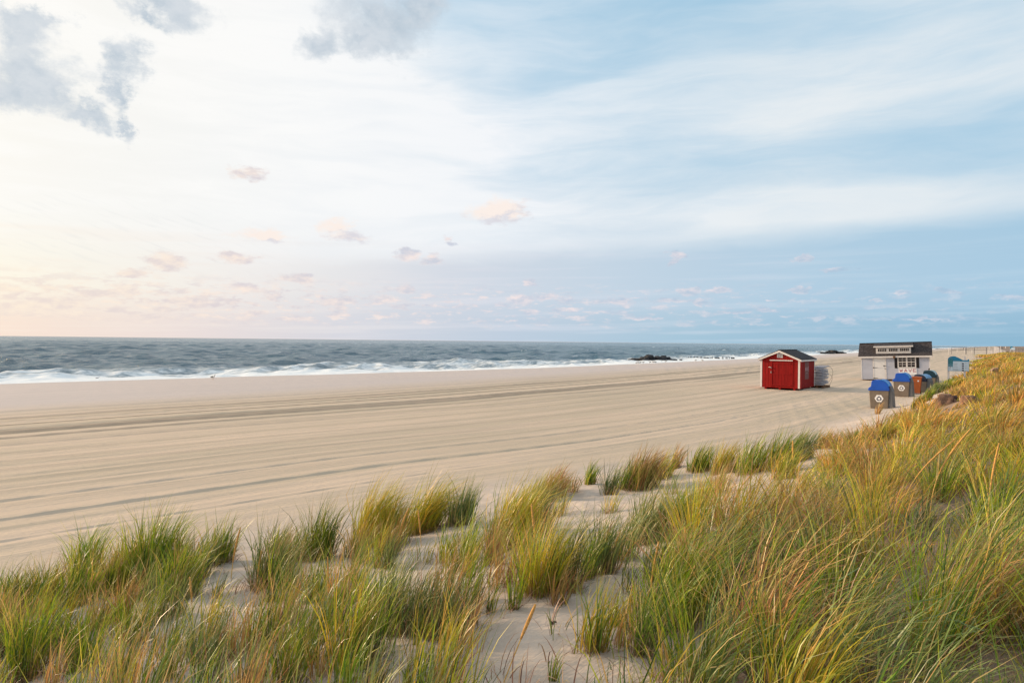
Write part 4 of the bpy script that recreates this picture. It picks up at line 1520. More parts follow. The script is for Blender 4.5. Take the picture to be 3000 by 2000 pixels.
def make_person(X, Y):
    # one continuous body grown round a skeleton
    pts = [(0, 0, 0.95), (0, 0, 1.15), (0, 0, 1.38), (0, 0.0, 1.50), (0, -0.01, 1.60), (0, -0.01, 1.71),
           (-0.10, 0, 0.90), (-0.11, -0.02, 0.50), (-0.12, 0.02, 0.09), (-0.12, -0.13, 0.04),
           (0.10, 0, 0.90), (0.12, 0.02, 0.50), (0.13, 0.05, 0.09), (0.13, -0.09, 0.04),
           (-0.19, 0, 1.41), (-0.25, 0.02, 1.13), (-0.24, -0.08, 0.90), (-0.23, -0.11, 0.81),
           (0.19, 0, 1.41), (0.26, 0.02, 1.13), (0.25, -0.08, 0.90), (0.24, -0.11, 0.81)]
    rad = [.155, .15, .165, .065, .09, .085, .10, .07, .045, .035, .10, .07, .045, .035, .075, .05, .04, .03, .075, .05, .04, .03]
    ed = [(0, 1), (1, 2), (2, 3), (3, 4), (4, 5), (0, 6), (6, 7), (7, 8), (8, 9), (0, 10), (10, 11), (11, 12), (12, 13),
          (2, 14), (14, 15), (15, 16), (16, 17), (2, 18), (18, 19), (19, 20), (20, 21)]
    me = bpy.data.meshes.new('person')
    me.from_pydata(pts, ed, [])
    o = link(bpy.data.objects.new('person', me))
    md = o.modifiers.new('skin', 'SKIN')
    md.use_smooth_shade = True
    for i, v in enumerate(me.skin_vertices[0].data):
        v.radius = (rad[i], rad[i])
        v.use_root = (i == 0)
    sb = o.modifiers.new('round', 'SUBSURF')
    sb.levels = 1; sb.render_levels = 1
    me.materials.append(paint('dark_clothes', (0.022, 0.022, 0.035), 0.8, 0.2, 6.0, 0.1))
    o.location = (X, Y, 0.0)
    o.rotation_euler = (0, 0, -0.5)
    o.scale = (1.08, 1.08, 1.04)
    tag(o, 'person in dark clothes and pale hat standing by the far nets', 'person')
    h = MB()
    h.tube([(0, -0.01, 1.70), (0, -0.01, 1.725), (0, -0.01, 1.73), (0, -0.01, 1.80), (0, -0.01, 1.83)], [0.16, 0.16, 0.105, 0.10, 0.05], 12)
    h.build('hat', M['sticker_white'], o, True)
    b = MB()
    b.box((0.02, -0.19, 1.05), (0.26, 0.10, 0.30))
    b.build('bag', M['sticker_white'], o, False, 0.03)


far_things()


# ---------------------------------------------------------------- rocks, piles, gulls
def shore_things():
    g = random.Random(9)
    k = 158 / 2000.0
    m = MB()
    outline = [(1853, .15), (1866, .35), (1880, .62), (1895, .95), (1907, 1.2), (1922, 1.12), (1938, 1.02), (1950, .80), (1960, .52), (1969, .28)]
    for (px, hz) in outline:
        for j in range(11):
            x = (px - 1500 + g.uniform(-7, 7)) * k
            yy = 158 + g.uniform(-2.2, 2.5)
            s = g.uniform(0.42, 0.82)
            z = SEA_Z - 0.15 + hz * 1.25 * g.uniform(0.15, 0.95) * (1 - abs(yy - 158) / 6)
            rock_lump(m, (x, yy, z), (s * 1.25, s, s * 0.62), g, 2)
    o = m.build('rock_heap', M['rock_dark'])
    tag(o, 'long heap of black wet rocks in the surf left of the red hut', 'rocks')
    k = 311 / 2000.0
    m = MB()
    for (px, hz) in [(2405, .2), (2415, .4), (2425, .7), (2434, 1.0), (2441, 1.35), (2450, 1.1), (2458, .7), (2466, .3)]:
        for j in range(6):
            s = g.uniform(0.6, 1.1)
            rock_lump(m, ((px - 1500 + g.uniform(-4, 4)) * k, 311 + g.uniform(-3, 3), SEA_Z + hz * g.uniform(0.2, 1.0)), (s * 1.3, s, s * 0.6), g, 1)
    o = m.build('rock_heap', M['rock_dark'])
    tag(o, 'smaller dark rock heap on the waterline between the two huts', 'rocks')
    for (px, py, w) in ((1995, 1055, 9),):
        Y = 2000 * 4.2 / (py - 1003.4)
        m = MB()
        rock_lump(m, (0, 0, 0.05), (w * Y / 4000, 0.6, 0.32), g, 2)
        o = m.build('boulder', M['rock_dark'])
        o.location = ((px - 1500) / 2000 * Y, Y, SEA_Z)
        tag(o, 'single low dark rock in the wash right of the long heap', 'rock')
    # stumps of an old groyne
    S = 5.88
    posts = [1045, 1085, 1130, 1146, 1190, 1207, 1248, 1268, 1432, 1455, 1625, 1641, 1690, 1710, 1745]
    for i, cx in enumerate(posts):
        px = 1840 + cx / S
        yb = 1020 + (176 + (cx - 1045) * 0.015) / S
        Y = 2000 * 4.2 / (yb - (982 + 0.0107 * px))
        m = MB()
        h = (26 + g.uniform(-8, 6)) / S * Y / 2000
        r = 0.10 * g.uniform(0.8, 1.2)
        m.tube([(0, 0, -1.0), (0.0, 0, h * 0.7), (0.03 * g.uniform(-1, 1), 0, h + 0.25)], [r * 1.2, r, r * 0.8], 7)
        o = m.build('timber_pile', M['dark_wood'])
        o.location = ((px - 1500) / 2000 * Y, Y, SEA_Z)
        tag(o, 'dark stump of a timber pile standing in the surf', 'pile', 'row of timber piles in the surf')
    for (xa, xb, lab) in ((1305, 1396, 'longer dark timber beam among the surf piles'), (1495, 1580, 'dark timber beam midway along the surf piles'),
                          (1775, 1836, 'low dark beam at the right end of the pile row')):
        px = 1840 + (xa + xb) / 2 / S
        yb = 1020 + 181 / S
        Y = 2000 * 4.2 / (yb - (982 + 0.0107 * px))
        m = MB()
        L = (xb - xa) / S * Y / 2000
        m.prism([(-L / 2, -0.6), (L / 2, -0.6), (L / 2, 0.30), (L * 0.3, 0.42), (0, 0.33), (-L * 0.35, 0.45), (-L / 2, 0.28)], -0.15, 0.15)
        o = m.build('timber_beam', M['dark_wood'])
        o.location = ((px - 1500) / 2000 * Y, Y, SEA_Z)
        tag(o, lab, 'beam')
    # gulls
    gulls = [(285, 1114.5, 1.0, 'lone white gull standing at the left waterline', 1), (625, 1111.5, 1.15, 'lone grey backed gull at the waterline left of centre', 0)]
    lab2 = 'gull standing on wet sand near the black rock heap'
    lab3 = 'gull standing on wet sand right of the black rocks'
    for (cx, cy) in ((85, 267), (157, 272), (186, 268), (202, 262), (220, 264), (270, 262), (380, 258), (432, 257), (470, 256), (500, 248), (578, 246), (655, 248)):
        gulls.append((1840 + cx / S, 1020 + cy / S, 1.2, lab2, 0))
    for (cx, cy) in ((965, 224), (1170, 227), (1282, 227)):
        gulls.append((1840 + cx / S, 1020 + cy / S, 1.2, lab3, 0))
    wm = paint('gull_white', (0.72, 0.71, 0.70), 0.8, 0.05)
    gm = paint('gull_grey', (0.14, 0.13, 0.13), 0.8, 0.1)
    bm_ = paint('gull_beak', (0.50, 0.28, 0.05), 0.6, 0.05)
    proto = None
    for (px, py, sc, lab, white) in gulls:
        x, y, z = ground(px, py)
        gr = 'gulls near the black rocks' if lab == lab2 else ('gulls right of the black rocks' if lab == lab3 else None)
        if proto is None:
            proto = empty('gull')
            b = MB()
            b.tube([(-0.20, 0, 0.17), (-0.14, 0, 0.19), (-0.03, 0, 0.22), (0.09, 0, 0.25), (0.15, 0, 0.30), (0.175, 0, 0.345), (0.20, 0, 0.37), (0.235, 0, 0.365)],
                   [0.02, 0.055, 0.085, 0.075, 0.05, 0.042, 0.045, 0.02], 10)
            b.build('body', wm, proto, True)
            for sy in (-1, 1):
                w = MB()
                w.tube([(0.09, sy * 0.065, 0.255), (0.0, sy * 0.08, 0.25), (-0.14, sy * 0.06, 0.21), (-0.30, sy * 0.02, 0.175)], [0.03, 0.05, 0.035, 0.006], 8)
                w.build('wing', gm, proto, True)
                l = MB()
                l.tube([(0.0, sy * 0.03, 0.16), (0.01, sy * 0.03, 0.08), (0.0, sy * 0.03, 0.01), (0.05, sy * 0.035, 0.004)], 0.008, 5)
                l.build('leg', bm_, proto)
            k2 = MB()
            k2.tube([(0.23, 0, 0.367), (0.265, 0, 0.36), (0.285, 0, 0.35)], [0.014, 0.011, 0.004], 6)
            k2.build('beak', bm_, proto)
            o = proto
            kids = kid_map()
        else:
            o = copy_tree(proto, kids)
        o.location = (x, y, float(height(np.array(x), np.array(y), True)))
        o.rotation_euler = (0, 0, g.uniform(-0.6, 0.6) + (math.pi if g.random() < 0.4 else 0))
        o.scale = (sc,) * 3
        if 'group' in o: del o['group']
        tag(o, lab, 'gull', gr)


shore_things()


# ---------------------------------------------------------------- things in the dune
def dune_things():
    g = random.Random(31)
    for (px, py, w, h, lab, cav) in ((2768, 1188, 60, 38, 'rounded brown boulder with dark crack half buried in dune grass', True),
                                     (2845, 1180, 46, 24, 'smaller brown boulder showing through grass right of the cracked one', False)):
        x, y, z = ground(px, py)
        W, H = px_size(w, y), px_size(h, y)
        m = MB()
        rock_lump(m, (0, 0, 0), (W * 0.55, W * 0.5, H), g, 4)
        o = m.build('boulder', M['rock_brown'], None, True)
        o.location = (x, y, z + H * 0.10)
        o.rotation_euler = (0, 0, 0.4)
        tag(o, lab, 'boulder')
        if cav:
            c = MB()
            rock_lump(c, (0.0, -0.52 * W * 0.8, H * 0.50), (W * 0.05, W * 0.08, H * 0.30), g, 2)
            rock_lump(c, (W * 0.34, -0.30 * W, H * 0.56), (W * 0.13, W * 0.14, H * 0.20), g, 2)
            c.build('hollow', M['rock_hollow'], o, True)
    x, y, z = ground(2916, 1108)
    Hh = px_size(32, y)
    m = MB()
    m.tube([(0.02, 0, -0.3), (0.03, 0, Hh * 0.45), (0.02, 0, Hh * 0.75), (0.0, 0, Hh * 0.95)], [Hh * 0.17, Hh * 0.15, Hh * 0.24, Hh * 0.27], 9)
    m.box((-Hh * 0.22, 0, Hh * 0.80), (Hh * 0.42, Hh * 0.26, Hh * 0.14), Matrix.Rotation(-0.6, 3, 'Y'))
    o = m.build('tree_stump', M['driftwood'])
    o.location = (x, y, z)
    tag(o, 'broken weathered stump with splintered top sticking out of golden grass', 'stump')
    x, y, z = ground(2952, 1033)
    m = MB()
    rock_lump(m, (0, 0, 0.2), (0.35, 0.35, 0.34), g, 2)
    o = m.build('stone', M['rock_dark'])
    o.location = (x, y, z)
    tag(o, 'small dark stone on the far dune below the tiny sign', 'stone')
    x, y, z = ground(1627, 1833)
    m = MB()
    m.tube([(0, 0, 0.005), (0.012, 0.004, 0.022), (0.03, 0.01, 0.018)], [0.006, 0.008, 0.003], 6)
    m.tube([(0, 0, 0.005), (-0.006, 0.004, 0.026)], [0.007, 0.003], 6)
    o = m.build('twig', M['dark_wood'])
    o.location = (x, y, z)
    tag(o, 'tiny dark twig on the bare sand patch between the tufts', 'twig')


dune_things()


# ---------------------------------------------------------------- grass
def mat_grass():
    m, B, p = new_mat('marram_grass')
    nt = m.node_tree
    c = B.new('ShaderNodeAttribute', attribute_name='tint').outputs['Color']
    nt.links.new(c, p.inputs['Base Color'])
    p.inputs['Roughness'].default_value = 0.36
    p.inputs['Specular IOR Level'].default_value = 0.38
    tr = B.new('ShaderNodeBsdfTranslucent')
    nt.links.new(B.mix(0.35, c, (0.9, 0.75, 0.2, 1), 'MULTIPLY'), tr.inputs['Color'])
    nt.links.new(c, tr.inputs['Color'])
    mx = B.new('ShaderNodeMixShader')
    mx.inputs[0].default_value = 0.32
    nt.links.new(p.outputs[0], mx.inputs[1])
    nt.links.new(tr.outputs[0], mx.inputs[2])
    out = [q for q in nt.nodes if q.type == 'OUTPUT_MATERIAL'][0]
    nt.links.new(mx.outputs[0], out.inputs['Surface'])
    return m


GRASS = mat_grass()
TONES = {   # mixes of blade colours: (colour, weight)
    'green': [((0.180, 0.290, 0.018), 4), ((0.33, 0.39, 0.02), 3), ((0.065, 0.135, 0.022), 3), ((0.50, 0.42, 0.06), 1.2), ((0.50, 0.33, 0.11), 0.8)],
    'grey': [((0.205, 0.270, 0.090), 4), ((0.120, 0.185, 0.050), 3), ((0.29, 0.33, 0.08), 2), ((0.52, 0.40, 0.17), 1.6), ((0.09, 0.145, 0.055), 1.5)],
    'yellow': [((0.50, 0.42, 0.03), 4), ((0.33, 0.37, 0.03), 3), ((0.68, 0.45, 0.06), 2), ((0.17, 0.24, 0.035), 2), ((0.60, 0.35, 0.07), 1)],
    'tan': [((0.54, 0.36, 0.14), 4), ((0.56, 0.30, 0.10), 3), ((0.36, 0.34, 0.08), 2.5), ((0.22, 0.25, 0.06), 1.5), ((0.40, 0.18, 0.09), 1.5)],
    'gold': [((0.62, 0.35, 0.070), 4), ((0.55, 0.36, 0.08), 3), ((0.39, 0.33, 0.055), 2.5), ((0.62, 0.28, 0.075), 2), ((0.22, 0.24, 0.05), 1.8)],
    'straw': [((0.38, 0.22, 0.14), 3), ((0.50, 0.33, 0.20), 3), ((0.26, 0.13, 0.085), 3), ((0.17, 0.085, 0.055), 2)],
}
BASEC = np.array([0.22, 0.10, 0.06])
ROWS = np.array([0.0, 0.14, 0.32, 0.52, 0.74, 1.0])


class Blades:
    def __init__(self):
        self.co = []; self.col = []; self.count = 0

    def tuft(self, cx, cy, rad, hgt, num, tone, lean=0.25, bend=0.7, dead=0.25, spread=0.22, g=rng, wscale=1.0, zoff=0.0, wind=None):
        num = int(max(4, num))
        ang = g.uniform(0, 2 * np.pi, num)
        rr = rad * np.sqrt(g.random(num)) * (0.6 + 0.8 * g.random(num))
        bx = cx + rr * np.cos(ang); by = cy + rr * np.sin(ang)
        bz = height(bx, by) - 0.02 + zoff
        h = hgt * g.uniform(0.45, 1.08, num) * (1.0 - 0.25 * np.clip(rr / max(rad, 1e-3) - 0.5, 0, 1))
        dead_m = g.random(num) < dead
        h = np.where(dead_m, h * g.uniform(0.35, 0.75, num), h)
        dist = np.hypot(bx, by)
        # lean: outwards from the middle, plus the wind from the left
        wv = lean if wind is None else wind
        lx = spread * (bx - cx) / max(rad, 1e-3) + wv * g.normal(1.0, 0.45, num) + g.normal(0, 0.16, num)
        ly = spread * (by - cy) / max(rad, 1e-3) - 0.25 * wv + g.normal(0, 0.16, num)
        phi = np.arctan2(ly, lx)
        th0 = np.clip(np.hypot(lx, ly), 0, 1.1) * 0.46
        th1 = 1.25 * bend * g.uniform(0.2, 1.6, num) + 0.15 * th0
        th0 = np.where(dead_m, th0 + g.uniform(0.1, 0.9, num), th0)
        phi = np.where(dead_m, phi + g.normal(0, 1.2, num), phi)
        w = np.maximum(g.uniform(0.0036, 0.0088, num), 0.00082 * dist * g.uniform(0.65, 1.35, num)) * wscale
        w = np.where(dead_m, w * 0.75, w)
        # wind direction for the tip: bends over to +x
        tipx, tipy = 1.0, -0.22
        t = ROWS
        K = len(t)
        pos = np.zeros((num, K, 3))
        pos[:, 0] = np.stack([bx, by, bz], -1)
        for k in range(1, K):
            tm = 0.5 * (t[k] + t[k - 1])
            th = th0 + th1 * tm ** 2.1
            f = np.clip(tm * wv * 1.6, 0, 0.8) * (~dead_m)
            dx = (1 - f) * np.cos(phi) + f * tipx
            dy = (1 - f) * np.sin(phi) + f * tipy
            nn = np.hypot(dx, dy) + 1e-6
            dl = h * (t[k] - t[k - 1])
            pos[:, k, 0] = pos[:, k - 1, 0] + dl * np.sin(th) * dx / nn
            pos[:, k, 1] = pos[:, k - 1, 1] + dl * np.sin(th) * dy / nn
            pos[:, k, 2] = pos[:, k - 1, 2] + dl * np.cos(th)
        prof = np.array([0.55, 0.9, 1.0, 0.85, 0.55, 0.06])
        tw = g.uniform(0, 2 * np.pi, num)
        wx = np.cos(tw); wy = np.sin(tw); wz = g.normal(0, 0.25, num)
        wd = np.stack([wx, wy, wz], -1)[:, None, :] * (0.5 * w)[:, None, None] * prof[None, :, None]
        co = np.stack([pos - wd, pos + wd], 2)      # num,K,2,3
        pal, wt = zip(*TONES[tone])
        pal = np.array(pal); wt = np.array(wt) / sum(wt)
        c = pal[g.choice(len(pal), num, p=wt)]
        sp, sw = zip(*TONES['straw'])
        sp = np.array(sp); sw = np.array(sw) / sum(sw)
        c = np.where(dead_m[:, None], sp[g.choice(len(sp), num, p=sw)], c)
        c = c * g.uniform(0.58, 1.36, (num, 1)) * g.uniform(0.72, 1.2)
        # dry sheath at the foot and straw tip are colours of the plant itself
        foot = np.clip(1 - t / 0.20, 0, 1)[None, :, None] * g.uniform(0.25, 0.95, (num, 1, 1))
        tip = np.clip((t - 0.72) / 0.28, 0, 1)[None, :, None] * (g.random((num, 1, 1)) < 0.45) * 0.7
        cc = c[:, None, :] * (1 - foot) + BASEC * foot
        cc = cc * (1 - tip) + np.array([0.44, 0.31, 0.14]) * tip
        col = np.repeat(cc[:, :, None, :], 2, axis=2)
        self.co.append(co.reshape(-1, 3).astype(np.float32))
        self.col.append(col.reshape(-1, 3).astype(np.float32))
        self.count += num

    def build(self, name):
        co = np.concatenate(self.co); col = np.concatenate(self.col)
        K = len(ROWS)
        nb = len(co) // (2 * K)
        base = (np.arange(nb) * 2 * K)[:, None, None]
        k = np.arange(K - 1)[None, :, None] * 2
        q = base + k + np.array([0, 1, 3, 2])[None, None, :]
        tint = np.concatenate([col, np.ones((len(col), 1), np.float32)], 1)
        return quad_mesh(name, co, q.reshape(-1, 4), GRASS, {'tint': tint}, True)


def tuft_px(B, px, base, top, hw, tone, dens=1.0, **kw):
    """a tuft standing where the photograph shows one: foot and top rows, half width at the foot"""
    x, y, z = ground(px, base)
    h = px_size(base - top, y) * 1.15
    rad = px_size(hw, y) * 0.72
    num = dens * 250 * max(0.35, (rad / 0.16)) ** 1.35
    B.tuft(x, y, rad, h, num, tone, **kw)


field = Blades()
g1 = np.random.default_rng(101)

# tufts that stand apart: things of their own
own = [
    (1732, 1418, 1343, 24, 'green', 'small green tuft on the toe sand, left of its taller twin', dict(dens=1.0, dead=0.3)),
    (1790, 1446, 1340, 27, 'grey', 'small grey green tuft on the toe sand, right one of the pair', dict(dens=1.0, dead=0.25)),
    (1760, 1912, 1690, 32, 'green', 'upright green tuft alone on the bare sand near the bottom', dict(dens=1.15, dead=0.15, bend=0.35, lean=0.1)),
    (1090, 1592, 1383, 60, 'yellow', 'big yellow green clump at the left of the windblown pair', dict(dens=2.3, bend=0.9, lean=0.45)),
    (1240, 1556, 1372, 62, 'yellow', 'big windblown clump bending right, right of the yellow green one', dict(dens=2.1, bend=1.0, lean=0.55)),
    (1355, 1535, 1398, 44, 'grey', 'dense grey green clump with brown foot above the middle sand', dict(dens=1.7, bend=0.45, lean=0.2, dead=0.3)),
    (1510, 1788, 1640, 22, 'green', 'narrow green tuft with reddish foot at the top of the bare patch', dict(dens=1.3, bend=0.4, lean=0.1, dead=0.4)),
    (645, 1648, 1500, 55, 'green', 'loose green tuft with bare pink stems over the left sand hollow', dict(dens=1.0, bend=0.6, dead=0.3)),
    (1320, 1872, 1640, 62, 'grey', 'wide dark green clump with brown tangled foot left of the bare patch', dict(dens=1.7, bend=0.55, dead=0.4)),
    (535, 1748, 1555, 66, 'green', 'thick dark green clump at the left edge of the sand hollow', dict(dens=2.1, bend=0.7, lean=0.25)),
]
for (px, b, t, hw, tone, lab, kw) in own:
    bl = Blades()
    tuft_px(bl, px, b, t, hw, tone, g=g1, **kw)
    o = bl.build('grass_tuft')
    tag(o, lab, 'grass tuft', 'separate tufts of dune grass')

tufts = [
    (255, 1690, 1520, 55, 'green', 1.8), (330, 1720, 1590, 45, 'tan', 1.0), (450, 1700, 1482, 80, 'green', 2.2), (380, 1690, 1540, 60, 'yellow', 1.4), (590, 1690, 1540, 40, 'grey', 1.1),
    (785, 1722, 1510, 60, 'grey', 1.6), (840, 1690, 1520, 40, 'tan', 1.0), (880, 1640, 1520, 40, 'green', 1.2), (940, 1635, 1450, 55, 'green', 1.8), (930, 1762, 1585, 45, 'green', 1.5),
    (70, 1795, 1640, 70, 'green', 1.9), (20, 1780, 1660, 50, 'green', 1.6), (150, 1760, 1620, 60, 'yellow', 1.5), (235, 1770, 1615, 55, 'green', 1.5), (350, 1740, 1600, 50, 'green', 1.5),
    (90, 1985, 1690, 62, 'green', 1.8), (245, 1960, 1750, 62, 'green', 1.5), (30, 1900, 1720, 50, 'tan', 1.2), (170, 1880, 1700, 60, 'yellow', 1.3), (400, 1880, 1700, 50, 'green', 1.2),
    (500, 1990, 1760, 34, 'green', 1.6), (360, 1975, 1800, 50, 'grey', 1.2), (640, 1752, 1640, 24, 'grey', 0.6), (300, 1840, 1690, 55, 'tan', 1.1), (460, 1820, 1680, 45, 'green', 0.9),
    (850, 2010, 1810, 60, 'green', 1.4), (620, 1990, 1800, 50, 'grey', 1.1), (730, 2010, 1820, 55, 'grey', 1.2), (950, 1990, 1800, 40, 'tan', 0.9),
    (560, 1910, 1780, 40, 'grey', 0.6), (680, 1890, 1780, 34, 'grey', 0.5), (790, 1880, 1760, 34, 'tan', 0.6), (880, 1900, 1790, 40, 'grey', 0.6),
    (1150, 1600, 1440, 60, 'yellow', 1.5), (1060, 1640, 1500, 36, 'tan', 0.7), (1310, 1640, 1500, 30, 'green', 0.8), (1378, 1692, 1552, 24, 'yellow', 0.8), (1430, 1655, 1540, 22, 'grey', 0.5),
    (1500, 1595, 1375, 75, 'yellow', 2.2), (1450, 1610, 1470, 40, 'grey', 1.1), (1560, 1560, 1390, 60, 'grey', 1.8), (1590, 1742, 1480, 72, 'yellow', 2.3), (1660, 1720, 1500, 55, 'grey', 1.4), (1545, 1680, 1490, 50, 'green', 1.3),
    (1625, 1455, 1350, 45, 'tan', 1.3), (1590, 1470, 1370, 40, 'yellow', 1.0), (1680, 1440, 1375, 24, 'tan', 0.5), (1885, 1425, 1303, 60, 'tan', 1.7), (1840, 1430, 1330, 40, 'green', 1.0), (1940, 1400, 1310, 40, 'yellow', 1.0),
    (1980, 1372, 1295, 22, 'tan', 1.1), (1765, 1682, 1460, 60, 'grey', 1.7), (1720, 1700, 1540, 40, 'green', 1.1), (1895, 1588, 1400, 65, 'grey', 1.9), (1960, 1580, 1420, 55, 'green', 1.5), (1840, 1640, 1480, 50, 'grey', 1.1),
    (1090, 1842, 1610, 52, 'green', 1.5), (1215, 1862, 1640, 58, 'grey', 1.5), (1150, 1850, 1680, 45, 'tan', 1.2), (1395, 1838, 1680, 34, 'tan', 0.9), (1270, 1870, 1700, 40, 'tan', 0.9), (1445, 1792, 1655, 24, 'green', 0.8),
    (1400, 1760, 1640, 24, 'grey', 0.6), (1640, 1770, 1630, 34, 'tan', 0.9), (1690, 1740, 1620, 34, 'tan', 0.8),
    (1630, 1998, 1885, 20, 'green', 0.6), (1020, 2020, 1820, 40, 'green', 1.4), (1110, 2010, 1860, 40, 'grey', 0.9), (1225, 2025, 1860, 45, 'green', 1.3), (1330, 2030, 1900, 40, 'tan', 0.7),
    (1830, 1900, 1740, 40, 'tan', 1.0), (1800, 1830, 1690, 40, 'yellow', 1.0), (1880, 1850, 1660, 50, 'yellow', 1.4), (1000, 1860, 1720, 30, 'grey', 0.6), (1040, 1700, 1560, 26, 'grey', 0.6),
    (2050, 1378, 1290, 40, 'green', 1.3), (2120, 1385, 1280, 45, 'yellow', 1.3), (2200, 1385, 1270, 45, 'green', 1.4), (2280, 1378, 1250, 50, 'green', 1.6), (2340, 1350, 1243, 45, 'grey', 1.5), (2300, 1400, 1300, 40, 'yellow', 1.2),
    (2410, 1312, 1248, 26, 'tan', 1.3), (2450, 1315, 1252, 30, 'tan', 1.3), (2500, 1308, 1250, 30, 'green', 1.2), (2540, 1300, 1240, 30, 'tan', 1.2), (2590, 1290, 1220, 30, 'yellow', 1.2),
    (2575, 1212, 1175, 9, 'tan', 0.5), (2000, 1520, 1400, 50, 'green', 1.4), (2060, 1480, 1370, 45, 'yellow', 1.2), (2110, 1440, 1340, 30, 'tan', 0.9),
    (2775, 1140, 1108, 24, 'green', 2.2), (2745, 1152, 1118, 20, 'grey', 1.8), (2715, 1175, 1135, 16, 'green', 1.6), (2800, 1136, 1108, 20, 'yellow', 1.6), (2690, 1195, 1150, 18, 'yellow', 1.5),
]
for (px, b, t, hw, tone, dens) in tufts:
    lean = 0.22 + 0.25 * (px > 1000) * (b < 1600)
    tuft_px(field, px, b, t, hw, tone, dens, g=g1, lean=0.8 * lean, bend=0.65, dead=0.36)

SANDY = [(1390, 1850, 1745, 2400, 0.96), (560, 780, 1650, 1795, 0.9), (1150, 1460, 1560, 1650, 0.6), (1640, 1870, 1395, 1475, 0.95),
         (2030, 2300, 1370, 1470, 0.9), (560, 800, 1795, 1850, 0.6)]


def sandy(px, py):
    for (a, b, c, d, f) in SANDY:
        if a < px < b and c < py < d and g1.random() < f:
            return True
    return False


for i in range(150):
    px = g1.uniform(-120, 2050); py = g1.uniform(1430, 1960)
    if sandy(px, py):
        continue
    x, y, z = ground(px, py)
    s_, n_ = sn(x, y)
    if n_ > np.interp(s_, TS, TN) - 1.9:
        continue
    tone = ('green', 'green', 'grey', 'grey', 'tan', 'yellow')[int(g1.integers(0, 6))]
    field.tuft(x, y, g1.uniform(0.06, 0.15), g1.uniform(0.45, 0.78), g1.integers(45, 170), tone, g=g1, lean=0.22, dead=0.38, bend=0.6, spread=0.22)

# fallen straw and thin stems lying over the sand between the tufts
for i in range(240):
    px = g1.uniform(-60, 1950); py = g1.uniform(1600, 2080)
    x, y, z = ground(px, py)
    s_, n_ = sn(x, y)
    if n_ > np.interp(s_, TS, TN) - 0.9:
        continue
    if 1480 < px < 1740 and 1780 < py < 1990 and g1.random() < 0.8:
        continue
    field.tuft(x, y, 0.10, g1.uniform(0.18, 0.45), g1.integers(5, 16), 'straw' if g1.random() < 0.6 else 'grey', g=g1, dead=0.5, bend=0.9, spread=0.9)

# smaller scattered tufts between the big ones
for i in range(140):
    px = g1.uniform(-150, 2000); py = g1.uniform(1560, 2350)
    if py < 1860 and g1.random() < 0.5:
        continue
    if sandy(px, py):
        continue
    x, y, z = ground(px, py)
    s_, n_ = sn(x, y)
    if n_ > np.interp(s_, TS, TN) - 1.6 or y < 1.7:
        continue
    tone = ('green', 'green', 'grey', 'tan', 'yellow')[int(g1.integers(0, 5))]
    field.tuft(x, y, g1.uniform(0.05, 0.16), g1.uniform(0.40, 0.85), g1.integers(12, 80), tone, g=g1, lean=0.22, dead=0.3, bend=0.6, spread=0.25)

# the closed sward of the dune on the right



def one(f, x, y, *a):
    return float(f(np.array(x), np.array(y), *a))


CLEAR = [ground(2768, 1188)[:2] + (0.014,), ground(2845, 1180)[:2] + (0.008,), ground(2916, 1108)[:2] + (0.005,)]


